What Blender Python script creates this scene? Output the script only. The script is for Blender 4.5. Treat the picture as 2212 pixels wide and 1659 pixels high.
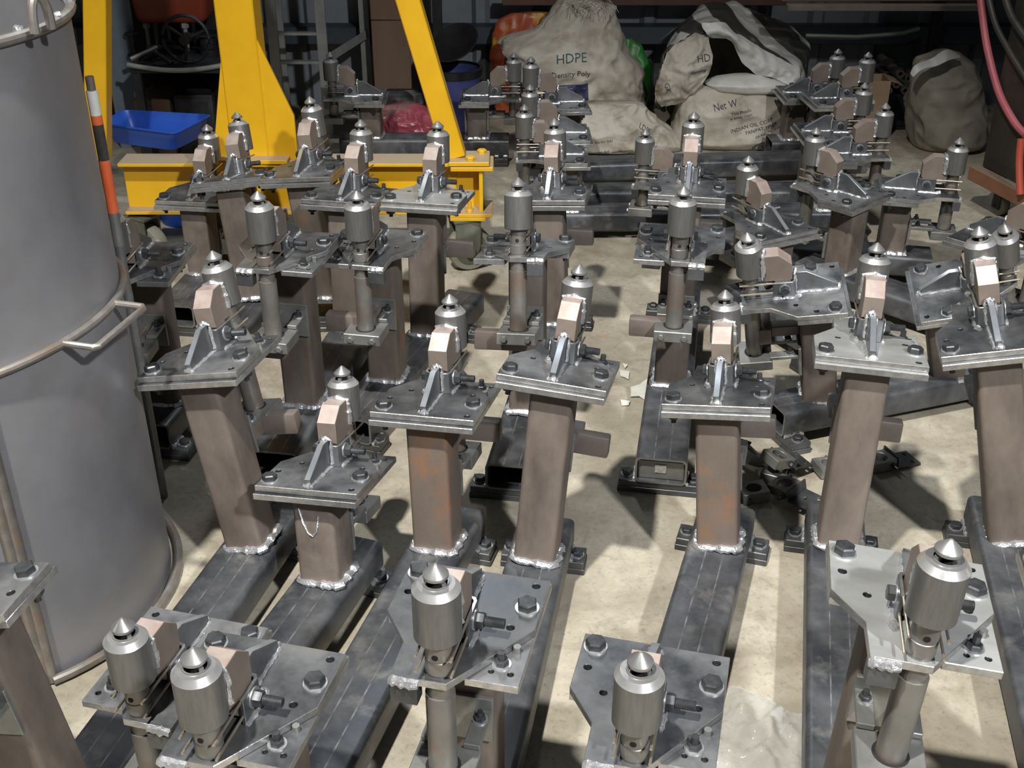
import bpy, bmesh, math, random
from mathutils import Vector, Matrix, noise
from mathutils.bvhtree import BVHTree

random.seed(7)
scene = bpy.context.scene
for o in list(bpy.data.objects):
    bpy.data.objects.remove(o)
COL = scene.collection

# ------------------------------------------------------------------ camera, world, lights, exposure
FPX, PITCH, CAMH, CX, CY = 2500.0, math.radians(29.2), 1.485, 1106.0, 829.5
cam_data = bpy.data.cameras.new('camera')
cam_data.sensor_fit = 'HORIZONTAL'
cam_data.sensor_width = 36.0
cam_data.lens = 36.0 * FPX / 2212.0
cam_data.clip_start = 0.05
cam = bpy.data.objects.new('camera', cam_data)
cam.location = (0, 0, CAMH)
cam.rotation_euler = (math.pi / 2 - PITCH, 0, 0)
COL.objects.link(cam)
scene.camera = cam

world = bpy.data.worlds.new('workshop_world')
scene.world = world
world.use_nodes = True
world.node_tree.nodes['Background'].inputs[0].default_value = (0.72, 0.80, 0.92, 1)
world.node_tree.nodes['Background'].inputs[1].default_value = 0.06


def area_light(name, loc, target, size, power, color, size_y=None):
    d = bpy.data.lights.new(name, 'AREA')
    d.shape = 'RECTANGLE' if size_y else 'DISK'
    d.size = size
    if size_y:
        d.size_y = size_y
    d.energy = power
    d.color = color
    o = bpy.data.objects.new(name, d)
    o.location = loc
    o.rotation_euler = (Vector(target) - Vector(loc)).to_track_quat('-Z', 'Y').to_euler()
    COL.objects.link(o)
    return o


def spot_light(name, loc, target, cone, radius, power, color):
    d = bpy.data.lights.new(name, 'SPOT')
    d.spot_size = math.radians(cone)
    d.spot_blend = 1.0
    d.shadow_soft_size = radius
    d.energy = power
    d.color = color
    o = bpy.data.objects.new(name, d)
    o.location = loc
    o.rotation_euler = (Vector(target) - Vector(loc)).to_track_quat('-Z', 'Y').to_euler()
    COL.objects.link(o)


spot_light('high_bay_lamp', (-1.06, 0.04, 4.9), (0.0, 1.75, 0.2), 62, 0.085, 1600, (1.0, 0.965, 0.90))
spot_light('high_bay_lamp', (1.7, -1.2, 3.5), (0.15, 2.0, 0.2), 60, 0.10, 850, (0.98, 0.985, 1.0))
area_light('rim_fill_light', (-0.2, 5.0, 3.6), (0.2, 2.6, 0.3), 0.12, 26, (0.9, 0.96, 1.0), 1.2)  # added from behind to give the stands a rim of light
vs = scene.view_settings
vs.view_transform = 'Standard'
vs.look = 'None'
vs.gamma = 1.0
vs.use_curve_mapping = False
vs.exposure = -0.04

SP, CP = math.sin(PITCH), math.cos(PITCH)


def ray(px, py):
    u = (px - CX) / FPX
    v = (py - CY) / FPX
    return Vector((u, CP - v * SP, -(SP + v * CP)))


def at(px, py, z=0.0):
    d = ray(px, py)
    return Vector((0, 0, CAMH)) + d * ((z - CAMH) / d.z)


def aty(px, py, y):
    d = ray(px, py)
    return Vector((0, 0, CAMH)) + d * (y / d.y)


# ------------------------------------------------------------------ materials
MATS = {}


def nd(nt, t, **kw):
    n = nt.nodes.new(t)
    for k, v in kw.items():
        setattr(n, k, v)
    return n


def mat(name, c1, c2=None, rough=0.5, metal=0.0, scale=12.0, detail=6.0, lo=0.35, hi=0.65, bump=0.0, bscale=60.0,
        c3=None, s3=4.0, lo3=0.55, hi3=0.72, rough2=None, stretch=None, dust=None, emit=None, alpha=None, trans=0.0, var=0.0):
    if name in MATS:
        return MATS[name]
    m = bpy.data.materials.new(name)
    m.use_nodes = True
    nt = m.node_tree
    b = nt.nodes['Principled BSDF']
    b.inputs['Roughness'].default_value = rough
    b.inputs['Metallic'].default_value = metal
    L = nt.links.new
    tc = nd(nt, 'ShaderNodeTexCoord')
    oi = nd(nt, 'ShaderNodeObjectInfo')
    off = nd(nt, 'ShaderNodeVectorMath', operation='SCALE')
    off.inputs[0].default_value = (3.1, 5.7, 9.3)
    L(oi.outputs['Random'], off.inputs['Scale'])
    add = nd(nt, 'ShaderNodeVectorMath', operation='ADD')
    L(tc.outputs['Object'], add.inputs[0])
    L(off.outputs[0], add.inputs[1])
    vec = add.outputs[0]
    if stretch:
        mp = nd(nt, 'ShaderNodeMapping')
        mp.inputs['Scale'].default_value = stretch
        L(vec, mp.inputs['Vector'])
        vec = mp.outputs[0]

    def ramp(sc, lo_, hi_, a, bb, src=None, det=detail):
        n = nd(nt, 'ShaderNodeTexNoise')
        n.inputs['Scale'].default_value = sc
        n.inputs['Detail'].default_value = det
        n.inputs['Roughness'].default_value = 0.62
        L(vec, n.inputs['Vector'])
        r = nd(nt, 'ShaderNodeMapRange')
        r.inputs['From Min'].default_value = lo_
        r.inputs['From Max'].default_value = hi_
        L(n.outputs['Fac'], r.inputs['Value'])
        mx = nd(nt, 'ShaderNodeMix', data_type='RGBA')
        L(r.outputs[0], mx.inputs['Factor'])
        for sock, val in ((mx.inputs[6], a), (mx.inputs[7], bb)):
            if isinstance(val, tuple):
                sock.default_value = (*val, 1)
            else:
                L(val, sock)
        return mx.outputs[2], r.outputs[0]
    c2 = c2 or c1
    col, fac = ramp(scale, lo, hi, c1, c2)
    if c3:
        col, f3 = ramp(s3, lo3, hi3, col, c3)
    if var:
        hsv = nd(nt, 'ShaderNodeHueSaturation')
        mr = nd(nt, 'ShaderNodeMapRange')
        mr.inputs['To Min'].default_value = 1 - var
        mr.inputs['To Max'].default_value = 1 + var
        L(oi.outputs['Random'], mr.inputs['Value'])
        L(mr.outputs[0], hsv.inputs['Value'])
        L(col, hsv.inputs['Color'])
        col = hsv.outputs[0]
    if dust:
        ge = nd(nt, 'ShaderNodeNewGeometry')
        sx = nd(nt, 'ShaderNodeSeparateXYZ')
        L(ge.outputs['Normal'], sx.inputs[0])
        mr = nd(nt, 'ShaderNodeMapRange')
        mr.inputs['From Min'].default_value = 0.6
        mr.inputs['From Max'].default_value = 0.95
        mr.inputs['To Max'].default_value = 0.85
        L(sx.outputs['Z'], mr.inputs['Value'])
        mx = nd(nt, 'ShaderNodeMix', data_type='RGBA')
        L(mr.outputs[0], mx.inputs['Factor'])
        L(col, mx.inputs[6])
        mx.inputs[7].default_value = (*dust, 1)
        col = mx.outputs[2]
    L(col, b.inputs['Base Color'])
    if rough2 is not None:
        mr = nd(nt, 'ShaderNodeMapRange')
        mr.inputs['To Min'].default_value = rough
        mr.inputs['To Max'].default_value = rough2
        L(fac, mr.inputs['Value'])
        L(mr.outputs[0], b.inputs['Roughness'])
    if bump:
        n = nd(nt, 'ShaderNodeTexNoise')
        n.inputs['Scale'].default_value = bscale
        n.inputs['Detail'].default_value = 5
        L(vec, n.inputs['Vector'])
        bp = nd(nt, 'ShaderNodeBump')
        bp.inputs['Strength'].default_value = bump
        bp.inputs['Distance'].default_value = 0.004
        L(n.outputs['Fac'], bp.inputs['Height'])
        L(bp.outputs[0], b.inputs['Normal'])
    if trans:
        b.inputs['Transmission Weight'].default_value = trans
        b.inputs['IOR'].default_value = 1.15
    if alpha is not None:
        b.inputs['Alpha'].default_value = alpha
    MATS[name] = m
    return m


def beam_material():
    """dark mill-scale tube with chalk-grey dust and two pale scribed lines along the top"""
    m = mat('mill_scale_tube', (0.062, 0.067, 0.078), (0.155, 0.16, 0.168), rough=0.36, metal=0.55, scale=9, lo=0.38, hi=0.66,
            c3=(0.27, 0.265, 0.245), s3=14, lo3=0.56, hi3=0.8, rough2=0.6, bump=0.05, bscale=90)
    nt = m.node_tree
    b = nt.nodes['Principled BSDF']
    L = nt.links.new
    src = b.inputs['Base Color'].links[0].from_socket
    tc = nd(nt, 'ShaderNodeTexCoord')
    sx = nd(nt, 'ShaderNodeSeparateXYZ')
    L(tc.outputs['Object'], sx.inputs[0])
    ab = nd(nt, 'ShaderNodeMath', operation='ABSOLUTE')
    L(sx.outputs['X'], ab.inputs[0])
    cmp_ = nd(nt, 'ShaderNodeMath', operation='COMPARE')
    cmp_.inputs[1].default_value = 0.017
    cmp_.inputs[2].default_value = 0.0013
    L(ab.outputs[0], cmp_.inputs[0])
    nz = nd(nt, 'ShaderNodeTexNoise')
    nz.inputs['Scale'].default_value = 40
    L(tc.outputs['Object'], nz.inputs['Vector'])
    mr = nd(nt, 'ShaderNodeMapRange')
    mr.inputs['From Min'].default_value = 0.38
    mr.inputs['From Max'].default_value = 0.7
    L(nz.outputs['Fac'], mr.inputs['Value'])
    ml = nd(nt, 'ShaderNodeMath', operation='MULTIPLY')
    L(cmp_.outputs[0], ml.inputs[0])
    L(mr.outputs[0], ml.inputs[1])
    mx = nd(nt, 'ShaderNodeMix', data_type='RGBA')
    L(ml.outputs[0], mx.inputs['Factor'])
    L(src, mx.inputs[6])
    mx.inputs[7].default_value = (0.28, 0.28, 0.28, 1)
    L(mx.outputs[2], b.inputs['Base Color'])
    return m


M_BEAM = beam_material()
M_PLATE = mat('mill_scale_plate', (0.075, 0.08, 0.09), (0.25, 0.255, 0.26), rough=0.32, metal=0.7, scale=9, lo=0.36, hi=0.66,
              c3=(0.36, 0.35, 0.33), s3=5, lo3=0.55, hi3=0.78, rough2=0.5, bump=0.04, var=0.3)
M_PALE = mat('pale_ground_plate', (0.42, 0.425, 0.42), (0.60, 0.61, 0.60), rough=0.38, metal=0.6, scale=7, lo=0.35, hi=0.65,
              c3=(0.34, 0.31, 0.27), s3=6, lo3=0.58, hi3=0.75, stretch=(1, 2.5, 1))
M_EDGE = mat('flame_cut_lit_edge', (0.42, 0.42, 0.42), (0.62, 0.62, 0.62), rough=0.3, metal=0.85, scale=60, bump=0.12, bscale=240)  # bare cut edge, with the lit-edge highlight put into the colour
M_RUST = mat('brown_rusted_tube', (0.088, 0.070, 0.058), (0.180, 0.149, 0.126), rough=0.62, metal=0.12, scale=11, lo=0.34, hi=0.66,
             c3=(0.27, 0.125, 0.05), s3=9, lo3=0.64, hi3=0.84, rough2=0.72, bump=0.08, bscale=260, var=0.18, stretch=(1, 1, .16))
M_RUSTO = mat('orange_rusted_tube', (0.105, 0.083, 0.068), (0.168, 0.135, 0.112), rough=0.66, metal=0.1, scale=7, lo=0.3, hi=0.7,
              c3=(0.30, 0.125, 0.04), s3=13, lo3=0.50, hi3=0.86, bump=0.08, bscale=260, stretch=(1, 1, .2))
M_TURNED = mat('turned_steel', (0.165, 0.163, 0.158), (0.21, 0.207, 0.20), rough=0.42, metal=0.6, scale=60, stretch=(3, 3, .4), bump=0.03, bscale=150)
M_BRIGHT = mat('bright_machined_steel', (0.70, 0.70, 0.70), (0.86, 0.86, 0.86), rough=0.28, metal=0.8, scale=20, stretch=(1, 1, 5))
M_CONE = mat('cone_steel', (0.27, 0.27, 0.268), (0.36, 0.36, 0.355), rough=0.36, metal=0.65, scale=20)
M_BLOCK = mat('brown_arm_block', (0.155, 0.125, 0.105), (0.21, 0.17, 0.14), rough=0.6, metal=0.1, scale=14, bump=0.06, bscale=200)
M_PINK = mat('salmon_lit_face', (0.34, 0.265, 0.235), (0.46, 0.39, 0.36), rough=0.42, metal=0.3, scale=18, lo=0.4, hi=0.65, bump=0.04, bscale=160)  # arm block's lit top and slope painted paler than its sides
M_WELD = mat('weld_bead_silver', (0.55, 0.56, 0.58), (0.85, 0.86, 0.88), rough=0.22, metal=0.75, scale=60, bump=0.5, bscale=220)
M_BOLT = mat('black_bolt', (0.045, 0.048, 0.052), (0.09, 0.095, 0.1), rough=0.42, metal=0.6, scale=60)
M_WASHER = mat('zinc_washer', (0.55, 0.57, 0.58), (0.65, 0.67, 0.68), rough=0.35, metal=0.8, scale=40)
M_DARK = mat('dark_steel_bar', (0.075, 0.08, 0.085), (0.14, 0.145, 0.15), rough=0.42, metal=0.6, scale=16, var=0.2)
M_GUS = mat('gusset_steel', (0.13, 0.14, 0.15), (0.24, 0.25, 0.26), rough=0.36, metal=0.75, scale=14)
M_GUSTOP = mat('gusset_reflection_edge', (0.55, 0.60, 0.66), (0.68, 0.72, 0.76), rough=0.28, metal=0.8, scale=25)  # zinc-bright top edge, its light blue reflection put into the colour
M_PIN = mat('brass_toned_pin', (0.42, 0.36, 0.28), (0.52, 0.46, 0.38), rough=0.35, metal=0.8, scale=40)
M_PIPE = mat('grey_pipe', (0.20, 0.195, 0.185), (0.29, 0.28, 0.26), rough=0.45, metal=0.6, scale=10, c3=(0.24, 0.165, 0.12), s3=8, lo3=0.5, hi3=0.7)
M_BARB = mat('brown_bar', (0.15, 0.125, 0.11), (0.22, 0.185, 0.165), rough=0.5, metal=0.35, scale=12, bump=0.05, bscale=140)
M_CLAMP = mat('grey_clamp_steel', (0.20, 0.205, 0.2), (0.3, 0.3, 0.29), rough=0.45, metal=0.6, scale=20)
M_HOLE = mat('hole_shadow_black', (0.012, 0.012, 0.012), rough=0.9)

# ------------------------------------------------------------------ mesh helpers


def finish(bm, name, mats, smooth=35):
    bmesh.ops.recalc_face_normals(bm, faces=bm.faces[:])
    me = bpy.data.meshes.new(name)
    bm.to_mesh(me)
    bm.free()
    for m in (mats if isinstance(mats, (list, tuple)) else [mats]):
        me.materials.append(m)
    if smooth:
        me.polygons.foreach_set('use_smooth', [True] * len(me.polygons))
        me.set_sharp_from_angle(angle=math.radians(smooth))
    me.update()
    return me


def ob(name, me, parent=None, mtx=None, label=None, cat=None, group=None, kind=None):
    o = bpy.data.objects.new(name, me)
    COL.objects.link(o)
    if parent is not None:
        o.parent = parent
    if mtx is not None:
        o.matrix_local = mtx
    if label:
        o['label'] = label
    if cat:
        o['category'] = cat
    if group:
        o['group'] = group
    if kind:
        o['kind'] = kind
    return o


def bevel_sharp(bm, off, ang=50, seg=1, edges=None):
    bm.normal_update()
    es = [e for e in (edges or bm.edges) if len(e.link_faces) == 2 and e.calc_face_angle(0) > math.radians(ang)]
    if es:
        bmesh.ops.bevel(bm, geom=es, offset=off, segments=seg, affect='EDGES', profile=0.5)


def box(bm, x0, x1, y0, y1, z0, z1, bev=0.0, seg=1, mi=0, mtx=None):
    b2 = bmesh.new()
    vs_ = [b2.verts.new(p) for p in ((x0, y0, z0), (x1, y0, z0), (x1, y1, z0), (x0, y1, z0), (x0, y0, z1), (x1, y0, z1), (x1, y1, z1), (x0, y1, z1))]
    for f in ((0, 3, 2, 1), (4, 5, 6, 7), (0, 1, 5, 4), (1, 2, 6, 5), (2, 3, 7, 6), (3, 0, 4, 7)):
        b2.faces.new([vs_[i] for i in f])
    if bev:
        bevel_sharp(b2, bev, 50, seg)
    merge(bm, b2, mi, mtx)


def merge(bm, b2, mi=None, mtx=None):
    b2.normal_update()
    mp = {}
    for v in b2.verts:
        mp[v.index if v.index >= 0 else id(v)] = None
    b2.verts.index_update()
    new = [bm.verts.new(mtx @ v.co if mtx is not None else v.co) for v in b2.verts]
    for f in b2.faces:
        try:
            nf = bm.faces.new([new[v.index] for v in f.verts])
            nf.material_index = f.material_index if mi is None else mi
        except ValueError:
            pass
    b2.free()


def prism(bm, pts, z0, z1, holes=(), bev=0.0008, mi_top=0, mi_side=1, mtx=None):
    """plate from an outline with drilled through-holes (x, y, r)"""
    b2 = bmesh.new()
    loops = [pts] + [[(hx + hr * math.cos(a * math.pi / 6), hy + hr * math.sin(a * math.pi / 6)) for a in range(12)] for hx, hy, hr in holes]
    es = []
    for lp in loops:
        vs_ = [b2.verts.new((x, y, z0)) for x, y in lp]
        es += [b2.edges.new((vs_[i], vs_[(i + 1) % len(vs_)])) for i in range(len(vs_))]
    bmesh.ops.triangle_fill(b2, use_beauty=True, use_dissolve=False, edges=es)
    r = bmesh.ops.extrude_face_region(b2, geom=b2.faces[:])
    up = [g for g in r['geom'] if isinstance(g, bmesh.types.BMVert)]
    bmesh.ops.translate(b2, verts=up, vec=(0, 0, z1 - z0))
    bmesh.ops.recalc_face_normals(b2, faces=b2.faces[:])
    if bev:
        bevel_sharp(b2, bev, 80)
        bmesh.ops.recalc_face_normals(b2, faces=b2.faces[:])
    b2.normal_update()
    for f in b2.faces:
        f.material_index = mi_top if abs(f.normal.z) > 0.95 else mi_side
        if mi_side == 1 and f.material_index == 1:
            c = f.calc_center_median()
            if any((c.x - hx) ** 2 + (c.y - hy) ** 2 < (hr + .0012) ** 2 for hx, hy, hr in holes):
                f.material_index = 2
    merge(bm, b2, None, mtx)


def lathe(bm, prof, n=32, c=(0, 0), mis=None, mtx=None):
    """prof: list of (r, z); revolve about the z axis through c"""
    rings = []
    for r, z in prof:
        if r < 1e-6:
            rings.append([bm.verts.new(_t(mtx, (c[0], c[1], z)))])
        else:
            rings.append([bm.verts.new(_t(mtx, (c[0] + r * math.cos(2 * math.pi * i / n), c[1] + r * math.sin(2 * math.pi * i / n), z))) for i in range(n)])
    for k in range(len(rings) - 1):
        a, b = rings[k], rings[k + 1]
        mi = mis[k] if mis else 0
        for i in range(n):
            j = (i + 1) % n
            if len(a) == 1 and len(b) == 1:
                continue
            if len(a) == 1:
                f = bm.faces.new((a[0], b[j], b[i]))
            elif len(b) == 1:
                f = bm.faces.new((a[i], a[j], b[0]))
            else:
                f = bm.faces.new((a[i], a[j], b[j], b[i]))
            f.material_index = mi


def _t(m, p):
    return m @ Vector(p) if m is not None else Vector(p)


def frame_to(p0, p1):
    p0, p1 = Vector(p0), Vector(p1)
    d = (p1 - p0)
    q = Vector((0, 0, 1)).rotation_difference(d.normalized())
    return Matrix.Translation(p0) @ q.to_matrix().to_4x4(), d.length


def rod(bm, p0, p1, r, n=12, mi=0, r2=None, mtx=None):
    m, L = frame_to(p0, p1)
    if mtx is not None:
        m = mtx @ m
    r2 = r if r2 is None else r2
    lathe(bm, [(0, 0), (r, 0), (r2, L), (0, L)], n, mis=[mi] * 3, mtx=m)


def hexnut(bm, p0, p1, af, mi=0, mtx=None):
    m, L = frame_to(p0, p1)
    if mtx is not None:
        m = mtx @ m
    R = af / math.sqrt(3)
    lathe(bm, [(0, 0), (R, 0), (R, L * 0.82), (R * 0.86, L), (0, L)], 6, mis=[mi] * 4, mtx=m)


def tube(bm, pts, r, n=10, closed=False, mi=0, jitter=0.0, flat=1.0, caps=True):
    pts = [Vector(p) for p in pts]
    N = len(pts)
    rings = []
    up = Vector((0, 0, 1))
    for i, p in enumerate(pts):
        a = pts[(i - 1) % N] if (closed or i > 0) else pts[i]
        b = pts[(i + 1) % N] if (closed or i < N - 1) else pts[i]
        t = (b - a).normalized()
        s = t.cross(up)
        if s.length < 1e-3:
            s = t.cross(Vector((1, 0, 0)))
        s.normalize()
        u = s.cross(t).normalized()
        rr = r * (1 + random.uniform(-jitter, jitter))
        dp = Vector((random.uniform(-1, 1), random.uniform(-1, 1), random.uniform(-1, 1))) * (jitter * r * 0.5)
        rings.append([bm.verts.new(p + dp + s * (rr * math.cos(2 * math.pi * k / n)) + u * (rr * flat * math.sin(2 * math.pi * k / n))) for k in range(n)])
    for i in range(N if closed else N - 1):
        a, b = rings[i], rings[(i + 1) % N]
        for k in range(n):
            f = bm.faces.new((a[k], a[(k + 1) % n], b[(k + 1) % n], b[k]))
            f.material_index = mi
    if caps and not closed:
        for rg in (rings[0], rings[-1]):
            bm.faces.new(rg).material_index = mi


def weld(bm, pts, r, step=0.005, mi=0):
    pts = [Vector(p) for p in pts]
    out = [pts[0]]
    for a, b in zip(pts, pts[1:]):
        n = max(1, int((b - a).length / step))
        out += [a.lerp(b, (i + 1) / n) for i in range(n)]
    tube(bm, out, r, 6, jitter=0.34, mi=mi)


def rrect(w, h, r, n=4):
    pts = []
    for cx, cy, a0 in ((w / 2 - r, h / 2 - r, 0), (-w / 2 + r, h / 2 - r, 90), (-w / 2 + r, -h / 2 + r, 180), (w / 2 - r, -h / 2 + r, 270)):
        for k in range(n + 1):
            a = math.radians(a0 + 90 * k / n)
            pts.append((cx + r * math.cos(a), cy + r * math.sin(a)))
    return pts


CACHE = {}


def cached(key, fn):
    if key not in CACHE:
        CACHE[key] = fn()
    return CACHE[key]


T = Matrix.Translation
RX = lambda a: Matrix.Rotation(a, 4, 'X')
RY = lambda a: Matrix.Rotation(a, 4, 'Y')
RZ = lambda a: Matrix.Rotation(a, 4, 'Z')

# ------------------------------------------------------------------ the setting
def concrete_floor():
    m = bpy.data.materials.new('worn_concrete_floor')
    m.use_nodes = True
    nt = m.node_tree
    b = nt.nodes['Principled BSDF']
    L = nt.links.new
    tc = nd(nt, 'ShaderNodeTexCoord')

    def nz(sc, det=8, ro=.6, dist=0.0):
        n = nd(nt, 'ShaderNodeTexNoise')
        n.inputs['Scale'].default_value = sc
        n.inputs['Detail'].default_value = det
        n.inputs['Roughness'].default_value = ro
        n.inputs['Distortion'].default_value = dist
        L(tc.outputs['Object'], n.inputs['Vector'])
        return n.outputs['Fac']

    def rng(f, lo, hi, t0=0., t1=1.):
        r = nd(nt, 'ShaderNodeMapRange')
        r.inputs['From Min'].default_value = lo
        r.inputs['From Max'].default_value = hi
        r.inputs['To Min'].default_value = t0
        r.inputs['To Max'].default_value = t1
        L(f, r.inputs['Value'])
        return r.outputs[0]

    def mix(f, a, c):
        x = nd(nt, 'ShaderNodeMix', data_type='RGBA')
        L(f, x.inputs['Factor'])
        for s_, v in ((x.inputs[6], a), (x.inputs[7], c)):
            if isinstance(v, tuple):
                s_.default_value = (*v, 1)
            else:
                L(v, s_)
        return x.outputs[2]
    c = mix(rng(nz(6, 12, .72), .34, .66), (.29, .258, .195), (.49, .45, .365))
    c = mix(rng(nz(16, 10, .75, .6), .52, .70, 0, .8), c, (.22, .195, .15))
    c = mix(rng(nz(75, 6, .7), .54, .74, 0, .7), c, (.15, .135, .11))
    c = mix(rng(nz(2.3, 6, .6, 1.5), .50, .68, 0, .6), c, (.25, .22, .165))
    c = mix(rng(nz(9, 2, .4, .4), .70, .76, 0, .35), c, (.40, .17, .10))
    L(c, b.inputs['Base Color'])
    L(rng(nz(12), .3, .7, .55, .8), b.inputs['Roughness'])
    bp = nd(nt, 'ShaderNodeBump')
    bp.inputs['Strength'].default_value = .15
    bp.inputs['Distance'].default_value = .003
    L(nz(60, 8, .7), bp.inputs['Height'])
    L(bp.outputs[0], b.inputs['Normal'])
    return m


bm = bmesh.new()
box(bm, -4.6, 4.6, -3.0, 5.5, -.12, 0)
ob('floor', finish(bm, 'floor', concrete_floor(), 0), kind='structure')

M_WALL = mat('grey_wall_sheet', (.17, .19, .21), (.24, .26, .285), rough=.5, metal=.1, scale=4, bump=.03)
M_STEELBLUE = mat('blue_grey_paint', (.105, .135, .175), (.135, .17, .21), rough=.5, scale=9, bump=.05)
M_PURLIN = mat('dark_purlin_paint', (.03, .042, .055), (.05, .062, .075), rough=.55, scale=9)
WALLY = 5.32


def wall_sheet(name, L, mtx):
    """trapezoidal ribbed sheet along local x, from z 0 to 2.6"""
    bm = bmesh.new()
    prof = []
    x = -L / 2
    while x < L / 2:
        prof += [(x, 0), (x + .17, 0), (x + .19, -.03), (x + .23, -.03), (x + .25, 0)]
        x += .25
    lo = [bm.verts.new((a, c, 0)) for a, c in prof]
    hi = [bm.verts.new((a, c, 2.6)) for a, c in prof]
    for i in range(len(prof) - 1):
        if (lo[i].co - lo[i + 1].co).length > 1e-5:
            bm.faces.new((lo[i], lo[i + 1], hi[i + 1], hi[i]))
    bmesh.ops.remove_doubles(bm, verts=bm.verts[:], dist=1e-5)
    ob(name, finish(bm, name, M_WALL, 20), None, mtx, kind='structure')


wall_sheet('wall_back', 9.2, T((0, WALLY, 0)))
wall_sheet('wall_left', 8.4, T((-4.5, 1.2, 0)) @ RZ(math.pi / 2))
wall_sheet('wall_right', 8.4, T((4.5, 1.2, 0)) @ RZ(-math.pi / 2))
for k, z in enumerate((.30, .58)):
    bm = bmesh.new()
    box(bm, -4.4, 4.4, WALLY - .13, WALLY - .035, z, z + .075, .004)
    ob('trim_%d' % (k + 1), finish(bm, 'purlin', M_PURLIN), kind='structure')
# blue-grey building column (H section)
p = aty(262, 120, 4.75)
bm = bmesh.new()
for y0, y1, hw in ((-.075, -.063, .062), (.063, .075, .062), (-.063, .063, .005)):
    box(bm, -hw, hw, y0, y1, 0, 2.4, .001)
ob('trim_3', finish(bm, 'building_column', M_STEELBLUE), None, T((p.x, 4.75, 0)) @ RZ(.35), kind='structure')


# ------------------------------------------------------------------ the fixture heads (origin at the top of the post, +y outwards, metres)
PT = 0.024        # top face of the two bolted plates
CYL = 0.145       # axis of the locating cylinder in front of the post axis
TIPZ = PT + 0.1661
BEAM_W, BEAM_H, BEAM_Z0 = 0.115, 0.066, 0.030
ZB = BEAM_Z0 + BEAM_H


def mm(pts, s=1):
    q = [(x * s * 0.001, y * 0.001) for x, y in pts]
    return q if s > 0 else q[::-1]


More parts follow.
